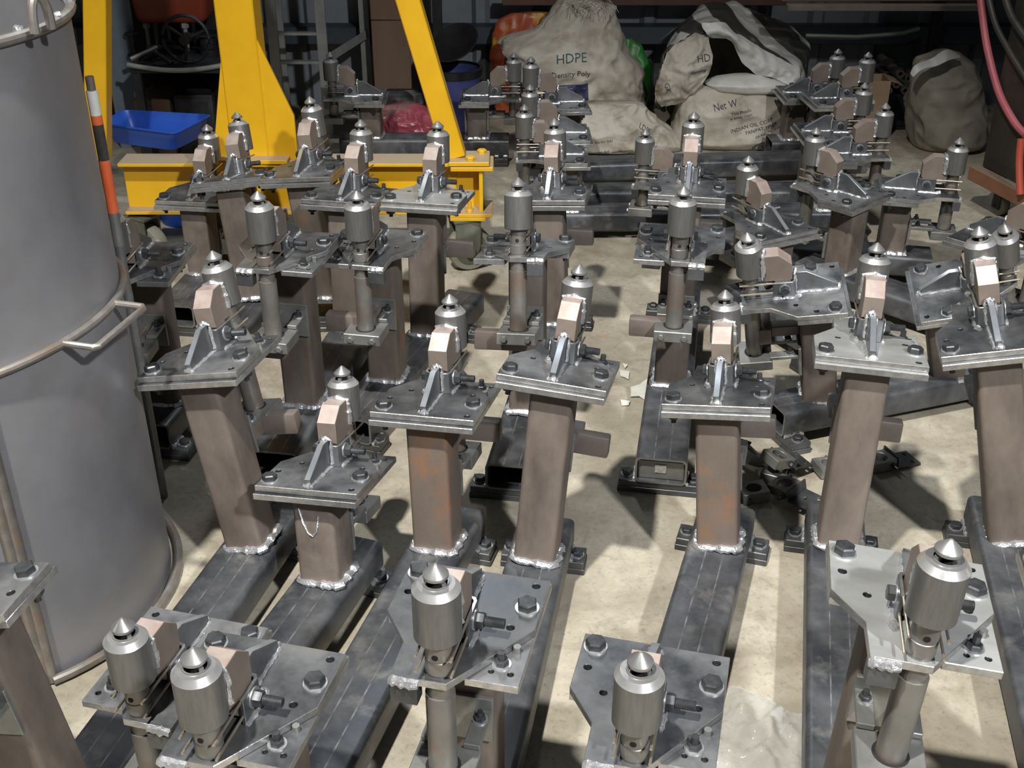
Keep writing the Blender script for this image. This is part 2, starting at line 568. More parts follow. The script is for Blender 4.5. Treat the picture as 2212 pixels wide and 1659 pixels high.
def head_meshes(v):
    """v = +1: tab on the +x side seen from the outer end; -1: mirrored"""
    d = {}
    s = v

    def mesh(key, fn, mats, smooth=35):
        bm = bmesh.new()
        fn(bm)
        d[key] = finish(bm, key, mats, smooth)

    def f(bm):
        prism(bm, mm([(-100, -68), (100, -68), (100, 140), (30, 140), (30, 62), (-100, 50)], s), 0, 0.0118,
              [(s * .050, .095, .007), (s * .085, .120, .004), (s * .060, .120, .0035)])
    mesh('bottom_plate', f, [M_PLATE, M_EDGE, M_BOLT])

    def f(bm):
        prism(bm, mm([(-100, -58), (100, -58), (100, 45), (15, 167), (-58, 167), (-60, 105), (-100, 50)], s), 0.0122, PT,
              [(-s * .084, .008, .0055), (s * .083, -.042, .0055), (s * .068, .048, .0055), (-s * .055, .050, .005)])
    mesh('top_plate', f, [M_PLATE, M_EDGE, M_BOLT])

    def f(bm):   # hex bolt with washer, and the nut underneath
        lathe(bm, [(0, 0), (.0165, 0), (.0165, .0022), (0, .0022)], 20, mis=[1, 1, 1])
        hexnut(bm, (0, 0, .0022), (0, 0, .0135), .0245)
        rod(bm, (0, 0, -.046), (0, 0, .002), .0050, 10)
        hexnut(bm, (0, 0, -.0240), (0, 0, -.0375), .0215)
    mesh('hex_bolt', f, [M_BOLT, M_WASHER])

    def f(bm):
        lathe(bm, [(0, 0), (.0125, 0), (.0125, .0018), (0, .0018)], 18, mis=[1, 1, 1])
        hexnut(bm, (0, 0, .0018), (0, 0, .0095), .0165)
        rod(bm, (0, 0, -.02), (0, 0, .021), .0052, 10)
    mesh('levelling_stud', f, [M_BOLT, M_WASHER])

    def f(bm):
        rod(bm, (0, 0, -.004), (0, 0, .0095), .005, 10)
    mesh('threaded_stud', f, M_CLAMP)

    def f(bm):
        pr = [(-.046, PT), (.046, PT), (.046, PT + .054), (.022, PT + .054), (-.046, PT + .014)]
        b2 = bmesh.new()
        prism(b2, pr, -.006, .006, bev=.0008, mi_top=0, mi_side=0)
        merge(bm, b2, 0, Matrix(((0, 0, 1, 0), (1, 0, 0, 0), (0, 1, 0, 0), (0, 0, 0, 1))))
        bm.normal_update()
        for fc in bm.faces:
            n = fc.normal
            if abs(n.x) < .3 and fc.calc_center_median().z > PT + .01:
                fc.material_index = 1
    mesh('gusset_plate', f, [M_GUS, M_GUSTOP])

    def f(bm):
        for sx in (-1, 1):
            weld(bm, [(sx * .0075, -.046, PT + .001), (sx * .0075, .046, PT + .001)], .0036)
        weld(bm, [(-.006, -.049, PT + .002), (.006, -.049, PT + .002)], .0055)
        weld(bm, [(-.009, .046, PT + .006), (-.009, .047, PT + .052), (0, .044, PT + .060), (.009, .047, PT + .052), (.009, .046, PT + .006)], .0036)
    mesh('weld_bead', f, M_WELD)

    def f(bm):   # folded clevis bracket
        out = [(-.026, .097), (-.026, .054), (-.0225, .0475), (-.016, .046), (.016, .046), (.0225, .0475), (.026, .054), (.026, .097),
               (.0205, .097), (.0205, .056), (.0185, .0525), (.014, .0515), (-.014, .0515), (-.0185, .0525), (-.0205, .056), (-.0205, .097)]
        prism(bm, out, PT, PT + .042, bev=.0008, mi_top=1, mi_side=0)
    mesh('clevis_bracket', f, [M_GUS, M_EDGE])

    def f(bm):
        weld(bm, [(.0275, .050, PT + .001), (.0275, .100, PT + .001)], .0040)
        weld(bm, [(.027, .098, PT + .001), (.022, .112, PT + .002)], .0055)
    mesh('clevis_weld', f, M_WELD)

    def f(bm):   # pivot bolt: head one side, washer + nut + thread other side
        z, y = PT + .025, .071
        e = s
        hexnut(bm, (-e * .0285, y, z), (-e * .0375, y, z), .0185)
        lathe(bm, [(0, 0), (.0125, 0), (.0125, .002), (0, .002)], 18, mis=[1] * 3, mtx=frame_to((-e * .0262, y, z), (-e * .03, y, z))[0])
        lathe(bm, [(0, 0), (.0145, 0), (.0145, .002), (0, .002)], 18, mis=[1] * 3, mtx=frame_to((e * .0262, y, z), (e * .03, y, z))[0])
        hexnut(bm, (e * .0285, y, z), (e * .0395, y, z), .0195)
        prof = [(0, 0)] + [(.0062 if k % 2 else .0070, .0022 * k * .5) for k in range(26)] + [(0, .0275)]
        lathe(bm, prof, 14, mis=[0] * (len(prof) - 1), mtx=frame_to((e * .0385, y, z), (e * .06, y, z))[0])
        rod(bm, (-.026, y, z), (.026, y, z), .006, 10)
    mesh('pivot_bolt', f, [M_BOLT, M_WASHER])

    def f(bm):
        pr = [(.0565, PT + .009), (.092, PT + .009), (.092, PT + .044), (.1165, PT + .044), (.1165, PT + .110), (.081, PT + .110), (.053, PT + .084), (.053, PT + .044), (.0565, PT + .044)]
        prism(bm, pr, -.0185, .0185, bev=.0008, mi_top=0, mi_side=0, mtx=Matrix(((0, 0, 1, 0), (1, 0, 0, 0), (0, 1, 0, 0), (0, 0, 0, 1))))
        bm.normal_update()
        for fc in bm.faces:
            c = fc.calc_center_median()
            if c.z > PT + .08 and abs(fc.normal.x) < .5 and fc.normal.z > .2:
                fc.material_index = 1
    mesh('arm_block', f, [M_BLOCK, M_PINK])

    def f(bm):
        pts = [(-.0195, .117, PT + .060), (-.0195, .116, PT + .108), (0, .112, PT + .113), (.0195, .116, PT + .108), (.0195, .117, PT + .060)]
        weld(bm, pts, .0055, .006)
    mesh('arm_weld', f, M_WELD)

    def f(bm):
        b = PT + .058
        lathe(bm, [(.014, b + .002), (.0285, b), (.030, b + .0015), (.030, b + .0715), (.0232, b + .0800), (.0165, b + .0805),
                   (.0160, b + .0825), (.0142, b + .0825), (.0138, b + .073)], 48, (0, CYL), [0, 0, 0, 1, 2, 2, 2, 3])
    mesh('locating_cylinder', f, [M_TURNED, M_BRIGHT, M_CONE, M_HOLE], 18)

    def f(bm):
        b = PT + .137
        lathe(bm, [(.0085, b - .002), (.0085, b + .0105), (.0150, b + .0110), (.0157, b + .0120), (.0157, b + .0155), (.0150, b + .0165), (.0020, b + .0287), (0, b + .0291)], 36, (0, CYL), [1, 1, 0, 0, 0, 0, 0])
        for a in range(3):
            an = a * 2 * math.pi / 3 + .5
            c = Vector((.0115 * math.cos(an), CYL + .0115 * math.sin(an), 0))
            box(bm, -.003, .003, -.003, .003, b, b + .008, mi=0, mtx=T(c) @ RZ(an))
    mesh('cone_pin', f, [M_CONE, M_HOLE], 25)

    def f(bm):
        lathe(bm, [(.0168, -.012), (.0168, PT + .004), (.0178, PT + .005), (.0178, PT + .024), (.0168, PT + .025), (.0168, PT + .060)], 28, (0, CYL))
    mesh('guide_shaft', f, M_PIPE)

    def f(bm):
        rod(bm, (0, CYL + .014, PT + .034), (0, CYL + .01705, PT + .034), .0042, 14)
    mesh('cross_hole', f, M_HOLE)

    def f(bm):
        rod(bm, (0, .090, 0), (0, .170, 0), .0019, 8)
    mesh('spring_pin', f, M_PIN)

    def f(bm):
        b = -s
        box(bm, min(b * .058, b * .022), max(b * .058, b * .022), .150, .172, -.016, .0122, .001)
    mesh('hanging_lug', f, M_DARK)

    def f(bm):
        b = -s
        weld(bm, [(b * .059, .1695, .017), (b * .022, .1695, .017)], .0065)
    mesh('lug_weld', f, M_WELD)

    def f(bm):
        box(bm, -.043, .043, .106, .182, -.026, 0, .0015)
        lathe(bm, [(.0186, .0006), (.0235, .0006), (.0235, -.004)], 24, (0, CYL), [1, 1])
    mesh('clamp_block', f, [M_CLAMP, M_HOLE])

    def f(bm):
        hexnut(bm, (0, .182, -.013), (0, .1885, -.013), .0125)
    mesh('clamp_bolt', f, M_CLAMP)

    def f(bm):
        for sx in (-1, 1):
            x0, x1 = sorted((sx * .018, sx * .041))
            box(bm, x0, x1, .042, .112, .001, .010, .001)
        box(bm, -.042, .042, .040, .047, -.05, .030, .001)
    mesh('clamp_bracket', f, M_CLAMP)

    def f(bm):
        lathe(bm, [(0, 0), (.011, 0), (.011, .002), (0, .002)], 16, mis=[1] * 3)
        hexnut(bm, (0, 0, .002), (0, 0, .0085), .0145)
        rod(bm, (0, 0, .0), (0, 0, .016), .0045, 8)
    mesh('bracket_bolt', f, [M_BOLT, M_WASHER])

    def f(bm):
        box(bm, -.016, .102, .104, .134, .176, .220, .004, 2)
    mesh('stop_bar', f, M_BARB)

    def f(bm):
        box(bm, .002, .030, .0405, .1045, .184, .212, .002)
    mesh('bar_arm', f, M_BARB)

    def f(bm):   # weld ring at the top of the post
        pts = [(x, y, -.002) for x, y in rrect(.083, .083, .009, 2)]
        weld(bm, pts + pts[:1], .0046, .006)
    mesh('top_weld', f, M_WELD)
    return d


def common_meshes():
    d = {}
    bm = bmesh.new()
    o = rrect(.080, .080, .009, 3)
    lo = [bm.verts.new((x, y, 0)) for x, y in o]
    hi = [bm.verts.new((x, y, 1)) for x, y in o]
    for i in range(len(o)):
        j = (i + 1) % len(o)
        bm.faces.new((lo[i], lo[j], hi[j], hi[i]))
    bm.faces.new(hi)
    bm.faces.new(lo[::-1])
    d['post'] = finish(bm, 'post', M_RUST, 50)
    bm = bmesh.new()
    pts = [(x, y, .002) for x, y in rrect(.085, .085, .009, 2)]
    weld(bm, pts + pts[:1], .0075, .006)
    d['base_weld'] = finish(bm, 'base_weld', M_WELD)
    bm = bmesh.new()
    box(bm, -.098, .098, -.028, .028, 0, .014, .0012)
    box(bm, -.096, .096, -.027, .027, .014, BEAM_Z0, .0015)
    d['foot_plate'] = finish(bm, 'foot_plate', M_DARK)
    bm = bmesh.new()
    lathe(bm, [(0, 0), (.0145, 0), (.0145, .002), (0, .002)], 18, mis=[1] * 3)
    hexnut(bm, (0, 0, .002), (0, 0, .012), .0215)
    d['foot_bolt'] = finish(bm, 'foot_bolt', [M_BOLT, M_WASHER])
    bm = bmesh.new()
    weld(bm, [(BEAM_W / 2 + .001, -.026, BEAM_Z0 + .003), (BEAM_W / 2 + .001, .026, BEAM_Z0 + .003)], .0042)
    d['foot_weld'] = finish(bm, 'foot_weld', M_WELD)
    return d


HM = {1: head_meshes(1), -1: head_meshes(-1)}
CM = common_meshes()


def beam_mesh(L):
    """hollow rounded rectangular tube lying along y, centred, length L"""
    bm = bmesh.new()
    o = rrect(BEAM_W, BEAM_H, .012, 4)
    i_ = rrect(BEAM_W - .010, BEAM_H - .010, .008, 4)
    n = len(o)
    zc = BEAM_Z0 + BEAM_H / 2
    R = [[bm.verts.new((x, y, z + zc)) for x, z in pr] for pr in (o, i_) for y in (-L / 2, L / 2)]
    o0, o1, i0, i1 = R
    for k in range(n):
        j = (k + 1) % n
        bm.faces.new((o0[k], o0[j], o1[j], o1[k]))
        bm.faces.new((i0[j], i0[k], i1[k], i1[j]))
        bm.faces.new((o0[j], o0[k], i0[k], i0[j])).material_index = 1
        bm.faces.new((o1[k], o1[j], i1[j], i1[k])).material_index = 1
    return finish(bm, 'base_beam', [M_BEAM, M_CLAMP])


def build_head(root, inv, B, O, n, out, v, pale=False, bar=True, rust=None):
    """B base point, O top of the post, n post axis, out horizontal outward direction (world)"""
    h = (O - B).length
    y = (out - n * out.dot(n)).normalized()
    x = y.cross(n).normalized()
    rot = Matrix((x, y, n)).transposed().to_4x4()
    H = inv @ T(O) @ rot
    PB = inv @ T(B) @ rot
    m = HM[v]
    post = ob('post', CM['post'], root, PB @ Matrix.Diagonal((1, 1, h, 1)))
    ob('base_weld', CM['base_weld'], root, PB)
    ob('top_weld', m['top_weld'], root, H)
    bp = ob('bottom_plate', m['bottom_plate'], root, H)
    ob('levelling_stud', m['levelling_stud'], bp, T((v * .070, .105, .0118)))
    ob('threaded_stud', m['threaded_stud'], bp, T((v * .084, .078, .0118)))
    tp = ob('top_plate', m['top_plate'], root, H)
    if pale:
        for q in (bp, tp):
            q.material_slots[0].link = 'OBJECT'
            q.material_slots[0].material = M_PALE
    for px_, py_ in ((-.081, -.033), (.081, .006)):
        ob('hex_bolt', m['hex_bolt'], tp, T((v * px_, py_, PT)) @ RZ(random.uniform(0, 1)))
    g = ob('gusset_plate', m['gusset_plate'], root, H)
    ob('weld_bead', m['weld_bead'], g)
    c = ob('clevis_bracket', m['clevis_bracket'], root, H)
    ob('weld_bead', m['clevis_weld'], c)
    ob('weld_bead', m['clevis_weld'], c, T((0, .148, 0)) @ RZ(math.pi))
    ob('pivot_bolt', m['pivot_bolt'], root, H)
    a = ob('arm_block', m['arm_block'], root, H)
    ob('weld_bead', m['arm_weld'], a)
    lc = ob('locating_cylinder', m['locating_cylinder'], root, H)
    ob('cone_pin', m['cone_pin'], lc)
    gs = ob('guide_shaft', m['guide_shaft'], root, H)
    ob('cross_hole', m['cross_hole'], gs)
    for sx in (-.0225, .0225):
        for z in (PT + .015, PT + .040):
            ob('spring_pin', m['spring_pin'], root, H @ T((sx, 0, z)))
    hl = ob('hanging_lug', m['hanging_lug'], root, H)
    ob('weld_bead', m['lug_weld'], hl)
    Lp = min(.150, h - .075)
    bm = None
    ob('support_pipe', cached(('pipe', round(Lp, 3)), lambda: pipe_mesh(Lp)), root, H)
    cb = ob('clamp_block', m['clamp_block'], root, H @ T((0, 0, -Lp + .008)))
    for sx in (-.026, .026):
        ob('clamp_bolt', m['clamp_bolt'], cb, T((sx, 0, 0)))
    br = ob('clamp_bracket', m['clamp_bracket'], root, H @ T((0, 0, -Lp + .008)))
    for sx in (-.0295, .0295):
        ob('bracket_bolt', m['bracket_bolt'], br, T((sx, .066, .010)))
    if rust:
        post.material_slots[0].link = 'OBJECT'
        post.material_slots[0].material = rust
    if h > .25 and bar:
        sb = ob('stop_bar', m['stop_bar'], root, H @ T((0, 0, -h)))
        ob('bar_arm', m['bar_arm'], sb)


def pipe_mesh(Lp):
    bm = bmesh.new()
    lathe(bm, [(.0150, -.010), (.0192, -.010), (.0192, -Lp), (.0150, -Lp)], 28, (0, CYL))
    lathe(bm, [(.0168, -.012), (.0168, .014)], 24, (0, CYL))
    return finish(bm, 'support_pipe', M_PIPE)


def tip3d(e):
    return at(e['tip'][0], e['tip'][1], ZB + e['h'] + TIPZ - .025)


def stand(label, far, near=None, yaw=None, group='steel locating fixture stands', ext=.125, extn=None, footf=None, single_len=.36, fs=.97, cap=False):
    """far / near: dict(tip=pixel of the cone tip, h=post height, base=pixel of the post foot, v=+-1) or explicit O / B points"""
    ends = [e for e in (far, near) if e]
    for e in ends:
        e['T'] = e['T3'] if 'T3' in e else tip3d(e)
    if yaw is None:
        dv = far['T'] - near['T']
        yaw = math.atan2(dv.x, dv.y)
    else:
        yaw = math.radians(yaw)
    d = Vector((math.sin(yaw), math.cos(yaw), 0))
    far['out'] = d
    if near:
        near['out'] = -d
    for e in ends:
        if 'hyaw' in e:
            a = math.radians(e['hyaw'])
            e['out'] = Vector((math.sin(a), math.cos(a), 0))
        if 'base' in e:
            e['B'] = at(e['base'][0], e['base'][1], ZB)
        elif 'B3' in e:
            e['B'] = Vector((*e['B3'], ZB))
        else:
            p = e['T'] - e['out'] * CYL
            e['B'] = Vector((p.x, p.y, ZB))
        w = e['T'] - e['B'] - e['out'] * CYL
        e['n'] = w.normalized()
        e['O'] = e['B'] + e['n'] * (w.length - TIPZ)
    if near:
        bd = (far['B'] - near['B'])
        extn = ext if extn is None else extn
        L = bd.length + ext + extn
        bd.normalize()
        c = (far['B'] + near['B']) / 2 + bd * ((ext - extn) / 2)
    else:
        bd = d
        L = single_len + ext
        c = far['B'] + d * (ext - L / 2)
    rz = math.atan2(-bd.x, bd.y)
    root = ob('fixture_stand', None, None, T((c.x, c.y, 0)) @ RZ(rz), label, 'fixture stand', group)
    root.empty_display_size = .05
    inv = (T((c.x, c.y, 0)) @ RZ(rz)).inverted()
    bpy.context.view_layer.update()
    ob('base_beam', beam_mesh(L), root, Matrix.Identity(4))
    if cap:
        bm = bmesh.new()
        box(bm, -BEAM_W / 2 + .006, BEAM_W / 2 - .006, -L / 2 + .012, -L / 2 + .018, BEAM_Z0 + .006, ZB - .014, .001)
        box(bm, -.014, .012, -L / 2 + .010, -L / 2 + .0125, BEAM_Z0 + .022, BEAM_Z0 + .044, .001, mi=1)
        ob('end_cap', finish(bm, 'end_cap', [M_CLAMP, M_WELD]), root)
    for e in ends:
        build_head(root, inv, e['B'], e['O'], e['n'], e['out'], e.get('v', 1), e.get('pale', False), e is far or group != G1, e.get('rust'))
    foots = [L / 2 - .030 if footf is None else (inv @ far['B']).y + footf, -L / 2 + .030]
    for fy in foots:
        fp = ob('foot_plate', CM['foot_plate'], root, T((0, fy, 0)) @ Matrix.Diagonal((fs, 1, 1, 1)))
        for sx in (-.0775, .0775):
            ob('foot_bolt', CM['foot_bolt'], fp, T((sx, 0, BEAM_Z0)) @ Matrix.Diagonal((1 / fs, 1, 1, 1)))
        for sx in (0, math.pi):
            ob('weld_bead', CM['foot_weld'], fp, RZ(sx) @ Matrix.Diagonal((1 / fs, 1, 1, 1)))
    return root


G1 = 'front row of fixture stands'
G2 = 'middle row of fixture stands'
G3 = 'fixture stands lying crosswise at the back'
L_, R_ = -1, 1
stand('fixture stand leaning beside the steel drum, its front plate cut by the left picture edge',
      dict(tip=(455, 533), h=.38, base=(545, 1165), v=R_), dict(T3=Vector((-.79, 1.075, .66)), B3=(-.672, 1.20), v=R_), group=G1, yaw=12)
_short = stand('shortest fixture stand of the front row, second from the steel drum',
      dict(tip=(735, 768), h=.20, base=(708, 1240), v=R_), dict(tip=(262, 1335), h=.20, v=R_), group=G1, fs=.84)
_post = [c for c in _short.children if c.name.startswith('post')][0]
bm = bmesh.new()
weld(bm, [(-.026, -.0405, .88), (-.020, -.0405, .72), (-.012, -.0405, .60), (-.002, -.0405, .56), (.006, -.0405, .62), (.012, -.0405, .80)], .0022, .02)
ob('weld_smear', finish(bm, 'weld_smear', M_WELD), _post)
stand('fixture stand with a rust-streaked vertical post, third from the drum in the front row',
      dict(tip=(970, 622), h=.30, base=(947, 1170), v=R_, rust=M_RUSTO), dict(tip=(415, 1400), h=.30, v=L_), group=G1, fs=.88)
stand('fixture stand in the middle of the front row, its large cylinder nearest the bottom centre',
      dict(tip=(1255, 548), h=.375, base=(1160, 1195), v=R_), dict(tip=(940, 1218), h=.375, v=L_), group=G1, fs=.88)
stand('fixture stand with an orange-rusted post in front of the loose clamp blocks',
      dict(tip=(1567, 604), h=.30, base=(1552, 1165), v=R_, rust=M_RUSTO), dict(tip=(1385, 1408), h=.30, v=L_), group=G1)
stand('fixture stand with pale ground plates and posts leaning right, beside the plastic bag',
      dict(tip=(1900, 505), h=.40, base=(1808, 1165), v=R_, pale=True), dict(tip=(2055, 1168), h=.44, base=(1825, 1760), v=L_, pale=True), group=G1, yaw=12)
stand('rightmost fixture stand of the front row, its near plate cut by the right picture edge',
      dict(tip=(2115, 485), h=.42, base=(2175, 1152), v=R_), dict(T3=Vector((.735, 1.085, .68)), B3=(.845, 1.19), v=L_), group=G1, yaw=12)

stand('fixture stand half hidden behind the steel drum, its open tube end beside the drum',
      dict(tip=(505, 220), h=.325, base=(548, 640), v=R_), dict(tip=(232, 440), h=.38, v=L_), group=G2, footf=.03)
stand('fixture stand of the middle row nearest the drum with its cylinder facing the camera',
      dict(tip=(778, 248), h=.36, base=(760, 704), v=R_), dict(tip=(556, 412), h=.41, v=L_), group=G2, yaw=11, ext=.10, extn=.24, footf=.05, fs=.82)
stand('fixture stand in front of the yellow gantry foot and its castor wheel',
      dict(tip=(945, 250), h=.365, base=(925, 715), v=R_, pale=True), dict(tip=(770, 412), h=.366, v=R_), group=G2, yaw=11, ext=.27, extn=.225, footf=.17, fs=.80)
stand('fixture stand in the centre of the middle row, just right of the castor wheel',
      dict(tip=(1197, 248), h=.35, base=(1195, 690), v=R_), dict(tip=(1120, 412), h=.385, base=(1140, 880), v=R_), group=G2, yaw=9, ext=.24, extn=.255, footf=.16)
stand('fixture stand in the middle row straight below the crumpled white sacks',
      dict(tip=(1500, 241), h=.35, v=R_), dict(tip=(1478, 402), h=.385, v=R_), group=G2, ext=.2, extn=.372, footf=.14, cap=True)
stand('single-post fixture stand directly below the blue plastic tray',
      dict(tip=(446, 268), h=.236, v=R_), yaw=8, group=G2, single_len=.25)
stand('single-post fixture stand in front of the yellow gantry column',
      dict(tip=(668, 208), h=.3595, base=(703, 633), v=R_, hyaw=11), yaw=-3, group=G2, single_len=.06, ext=.09, fs=.84)
stand('fixture stand set crosswise with its cylinder facing left, behind the orange-rusted post',
      dict(tip=(1615, 483), h=.30, base=(1768, 852), v=R_), dict(tip=(2165, 515), h=.24, base=(2045, 800), v=R_), yaw=-84, group=G2)
stand('single-post fixture stand turned slantwise behind the crosswise stand, its gusset edge bright',
      dict(tip=(1618, 336), h=.21, v=R_), yaw=-28, group=G2, single_len=.28)
_d8 = tip3d(dict(tip=(1765, 275), h=.235))
_dd = Vector((math.sin(math.radians(-43)), math.cos(math.radians(-43)), 0))
stand('fixture stand turned slantwise at right, its near plate cut by the picture edge',
      dict(tip=(1765, 275), h=.235, v=R_), dict(T3=_d8 - _dd * .70, v=R_), yaw=-43, group=G2)

stand('crosswise fixture stand nearest the camera of the back group, ending by the trolley castor',
      dict(tip=(2075, 297), h=.20, v=L_), dict(tip=(1395, 278), h=.165, v=R_), group=G3)
stand('crosswise fixture stand second from the front in the back group',
      dict(tip=(1915, 222), h=.19, v=L_), dict(tip=(1133, 225), h=.19, v=R_), group=G3)
stand('crosswise fixture stand third from the front in the back group',
      dict(tip=(1870, 178), h=.20, v=L_), dict(tip=(1145, 182), h=.20, v=R_), group=G3)
stand('crosswise fixture stand in front of the white sacks with a blue-grey beam',
      dict(tip=(1877, 112), h=.215, v=L_), dict(tip=(1147, 122), h=.225, v=R_), group=G3)
stand('short dark single-post fixture stand at the very back right of the sacks',
      dict(tip=(1812, 105), h=.182, v=L_), yaw=88, group=G3, single_len=.085, ext=.10)
stand('dark shaded fixture stand at the back between the yellow gantry and the sacks',
      dict(tip=(1110, 113), h=.165, v=L_), dict(tip=(712, 112), h=.165, v=R_), group=G3)

# ------------------------------------------------------------------ steel drum on the left
M_DRUM = mat('grey_drum_sheet', (.215, .216, .232), (.31, .31, .325), rough=.38, metal=.45, scale=3.2, lo=.3, hi=.7, detail=4,
             c3=(.235, .215, .205), s3=5.5, lo3=.50, hi3=.80, rough2=.5, bump=.02)
M_DRUMROD = mat('bare_round_bar', (.24, .22, .20), (.34, .32, .30), rough=.42, metal=.65, scale=30, c3=(.36, .24, .16), s3=9, lo3=.55, hi3=.72)
DC, DR, DH = Vector((-1.022, 1.83, 0)), .322, 1.105
drum = ob('steel_drum', None, None, T(DC), 'tall open grey sheet-steel drum with rod rings at the left edge', 'drum')
ga = math.atan2(*(at(122, 1488) - DC).yx)
gb = math.atan2(*(at(100, 1470) - DC).yx) - .01
bm = bmesh.new()
n = 96
span = 2 * math.pi - (ga - gb)
rings = []
for z in (0, .02, .3, .6, .9, DH - .01, DH):
    for rr in (DR,):
        rr += .006 * (1 - z / DH)
        rings.append([bm.verts.new((rr * math.cos(ga + span * i / n), rr * math.sin(ga + span * i / n), z)) for i in range(n + 1)])
inner = [[bm.verts.new(v.co * Vector((.986, .986, 1)).x if False else (v.co.x * .987, v.co.y * .987, v.co.z)) for v in r_] for r_ in rings]
for k in range(len(rings) - 1):
    for i in range(n):
        bm.faces.new((rings[k][i], rings[k][i + 1], rings[k + 1][i + 1], rings[k + 1][i]))
        bm.faces.new((inner[k][i + 1], inner[k][i], inner[k + 1][i], inner[k + 1][i + 1]))
for k, a, b in ((0, inner, rings), (-1, rings, inner)):
    for i in range(n):
        bm.faces.new((a[k][i], a[k][i + 1], b[k][i + 1], b[k][i]))
ob('drum_shell', finish(bm, 'drum_shell', M_DRUM, 40), drum)


def ring_pts(r, z, a0, a1, n=72, tilt=0.0):
    return [(r * math.cos(a0 + (a1 - a0) * i / n), r * math.sin(a0 + (a1 - a0) * i / n), z + tilt * math.cos(a0 + (a1 - a0) * i / n)) for i in range(n + 1)]


bm = bmesh.new()
tube(bm, ring_pts(DR + .003, DH, ga, ga + span), .0085, 10)
rim = ob('rim_bar', finish(bm, 'rim_bar', M_DRUMROD), drum)
bm = bmesh.new()
for a in (-.9, -.62, -.35, -.05, .35, .9, 1.5):
    q = Vector(((DR - .004) * math.cos(a), (DR - .004) * math.sin(a), DH + .008))
    weld(bm, [q, q + Vector((.008, .012, 0))], .006, .004)
me = finish(bm, 'rim_weld', M_WELD)
ob('weld_spots', me, rim, kind='stuff')
bm = bmesh.new()
tube(bm, ring_pts(DR + .010, .598, ga, ga + span, tilt=.032), .0072, 10)
mid = ob('middle_ring', finish(bm, 'middle_ring', M_DRUMROD), drum)
bm = bmesh.new()
tube(bm, ring_pts(DR + .022, .010, ga, ga + span), .009, 10)
ob('bottom_ring', finish(bm, 'bottom_ring', M_DRUMROD), drum)
for a, zt in ((ga, DH - .005), (gb, DH - .005)):
    bm = bmesh.new()
    rod(bm, ((DR + .012) * math.cos(a), (DR + .012) * math.sin(a), .004), ((DR + .008) * math.cos(a), (DR + .008) * math.sin(a), zt), .0105, 12)
    ob('edge_bar', finish(bm, 'edge_bar', M_DRUMROD), drum)


def on_ring(px, py, r, z0, tilt):
    """direction of the pixel met with the drum's cylinder of radius r"""
    d = ray(px, py)
    o = Vector((0, 0, CAMH)) - DC
    A = d.x * d.x + d.y * d.y
    B = 2 * (o.x * d.x + o.y * d.y)
    C = o.x * o.x + o.y * o.y - r * r
    t = (-B - math.sqrt(max(0, B * B - 4 * A * C))) / (2 * A)
    return o + d * t


a_, b_ = on_ring(152, 822, DR + .01, 0, 0), on_ring(262, 748, DR + .01, 0, 0)
a_.z = .598 + .032 * a_.x / (DR + .01)
b_.z = .598 + .032 * b_.x / (DR + .01)
ou = Vector(((a_.x + b_.x) / 2, (a_.y + b_.y) / 2, 0)).normalized() * .062
bm = bmesh.new()
pth = [a_, a_ + ou * .92 + (b_ - a_) * .0, a_ + ou + (b_ - a_) * .04, b_ + ou - (b_ - a_) * .04, b_ + ou * .92, b_]
tube(bm, pth, .0062, 10)
ob('side_handle', finish(bm, 'side_handle', M_DRUMROD), drum)
a_, b_ = at(76, 72, DH + .006) - DC, at(112, 62, DH + .006) - DC
cen = (a_ + b_) / 2
bm = bmesh.new()
tube(bm, [a_ + (b_ - a_) * (.5 - .5 * math.cos(t)) + Vector((0, 0, .050 * math.sin(t) ** .7)) for t in [math.pi * k / 16 for k in range(17)]], .0072, 10)
ob('top_handle', finish(bm, 'top_handle', M_DRUMROD), drum)

# striped pole behind the drum
p = aty(222, 330, 2.14)
pole = ob('striped_pole', None, None, T((p.x, p.y, 0)), 'orange and white striped thin pole standing behind the steel drum', 'pole')
M_OR = mat('orange_band', (.62, .10, .03), (.70, .15, .05), rough=.45, scale=20)
M_WHT = mat('white_band', (.55, .55, .52), (.65, .65, .62), rough=.5, scale=20)
M_BLKG = mat('dark_glossy_band', (.03, .03, .03), (.06, .06, .055), rough=.25, scale=20)
cuts = [(530, 'band', M_CLAMP), (458, 'band', M_OR), (345, 'band', M_BLKG), (268, 'band', M_OR), (248, 'band', M_WHT), (195, 'band', M_BARB)]
zs = [aty(222, c, 2.14).z for c, _, _ in cuts] + [aty(222, 165, 2.14).z]
bm = bmesh.new()
rod(bm, (0, 0, 0), (0, 0, zs[0]), .0095, 12)
ob('lower_tube', finish(bm, 'lower_tube', M_CLAMP), pole)
for k, (c, nm, mt_) in enumerate(cuts):
    bm = bmesh.new()
    rod(bm, (0, 0, zs[k]), (0, 0, zs[k + 1]), .0105 if mt_ != M_BARB else .008, 14)
    ob('colour_band', finish(bm, 'colour_band', mt_), pole)

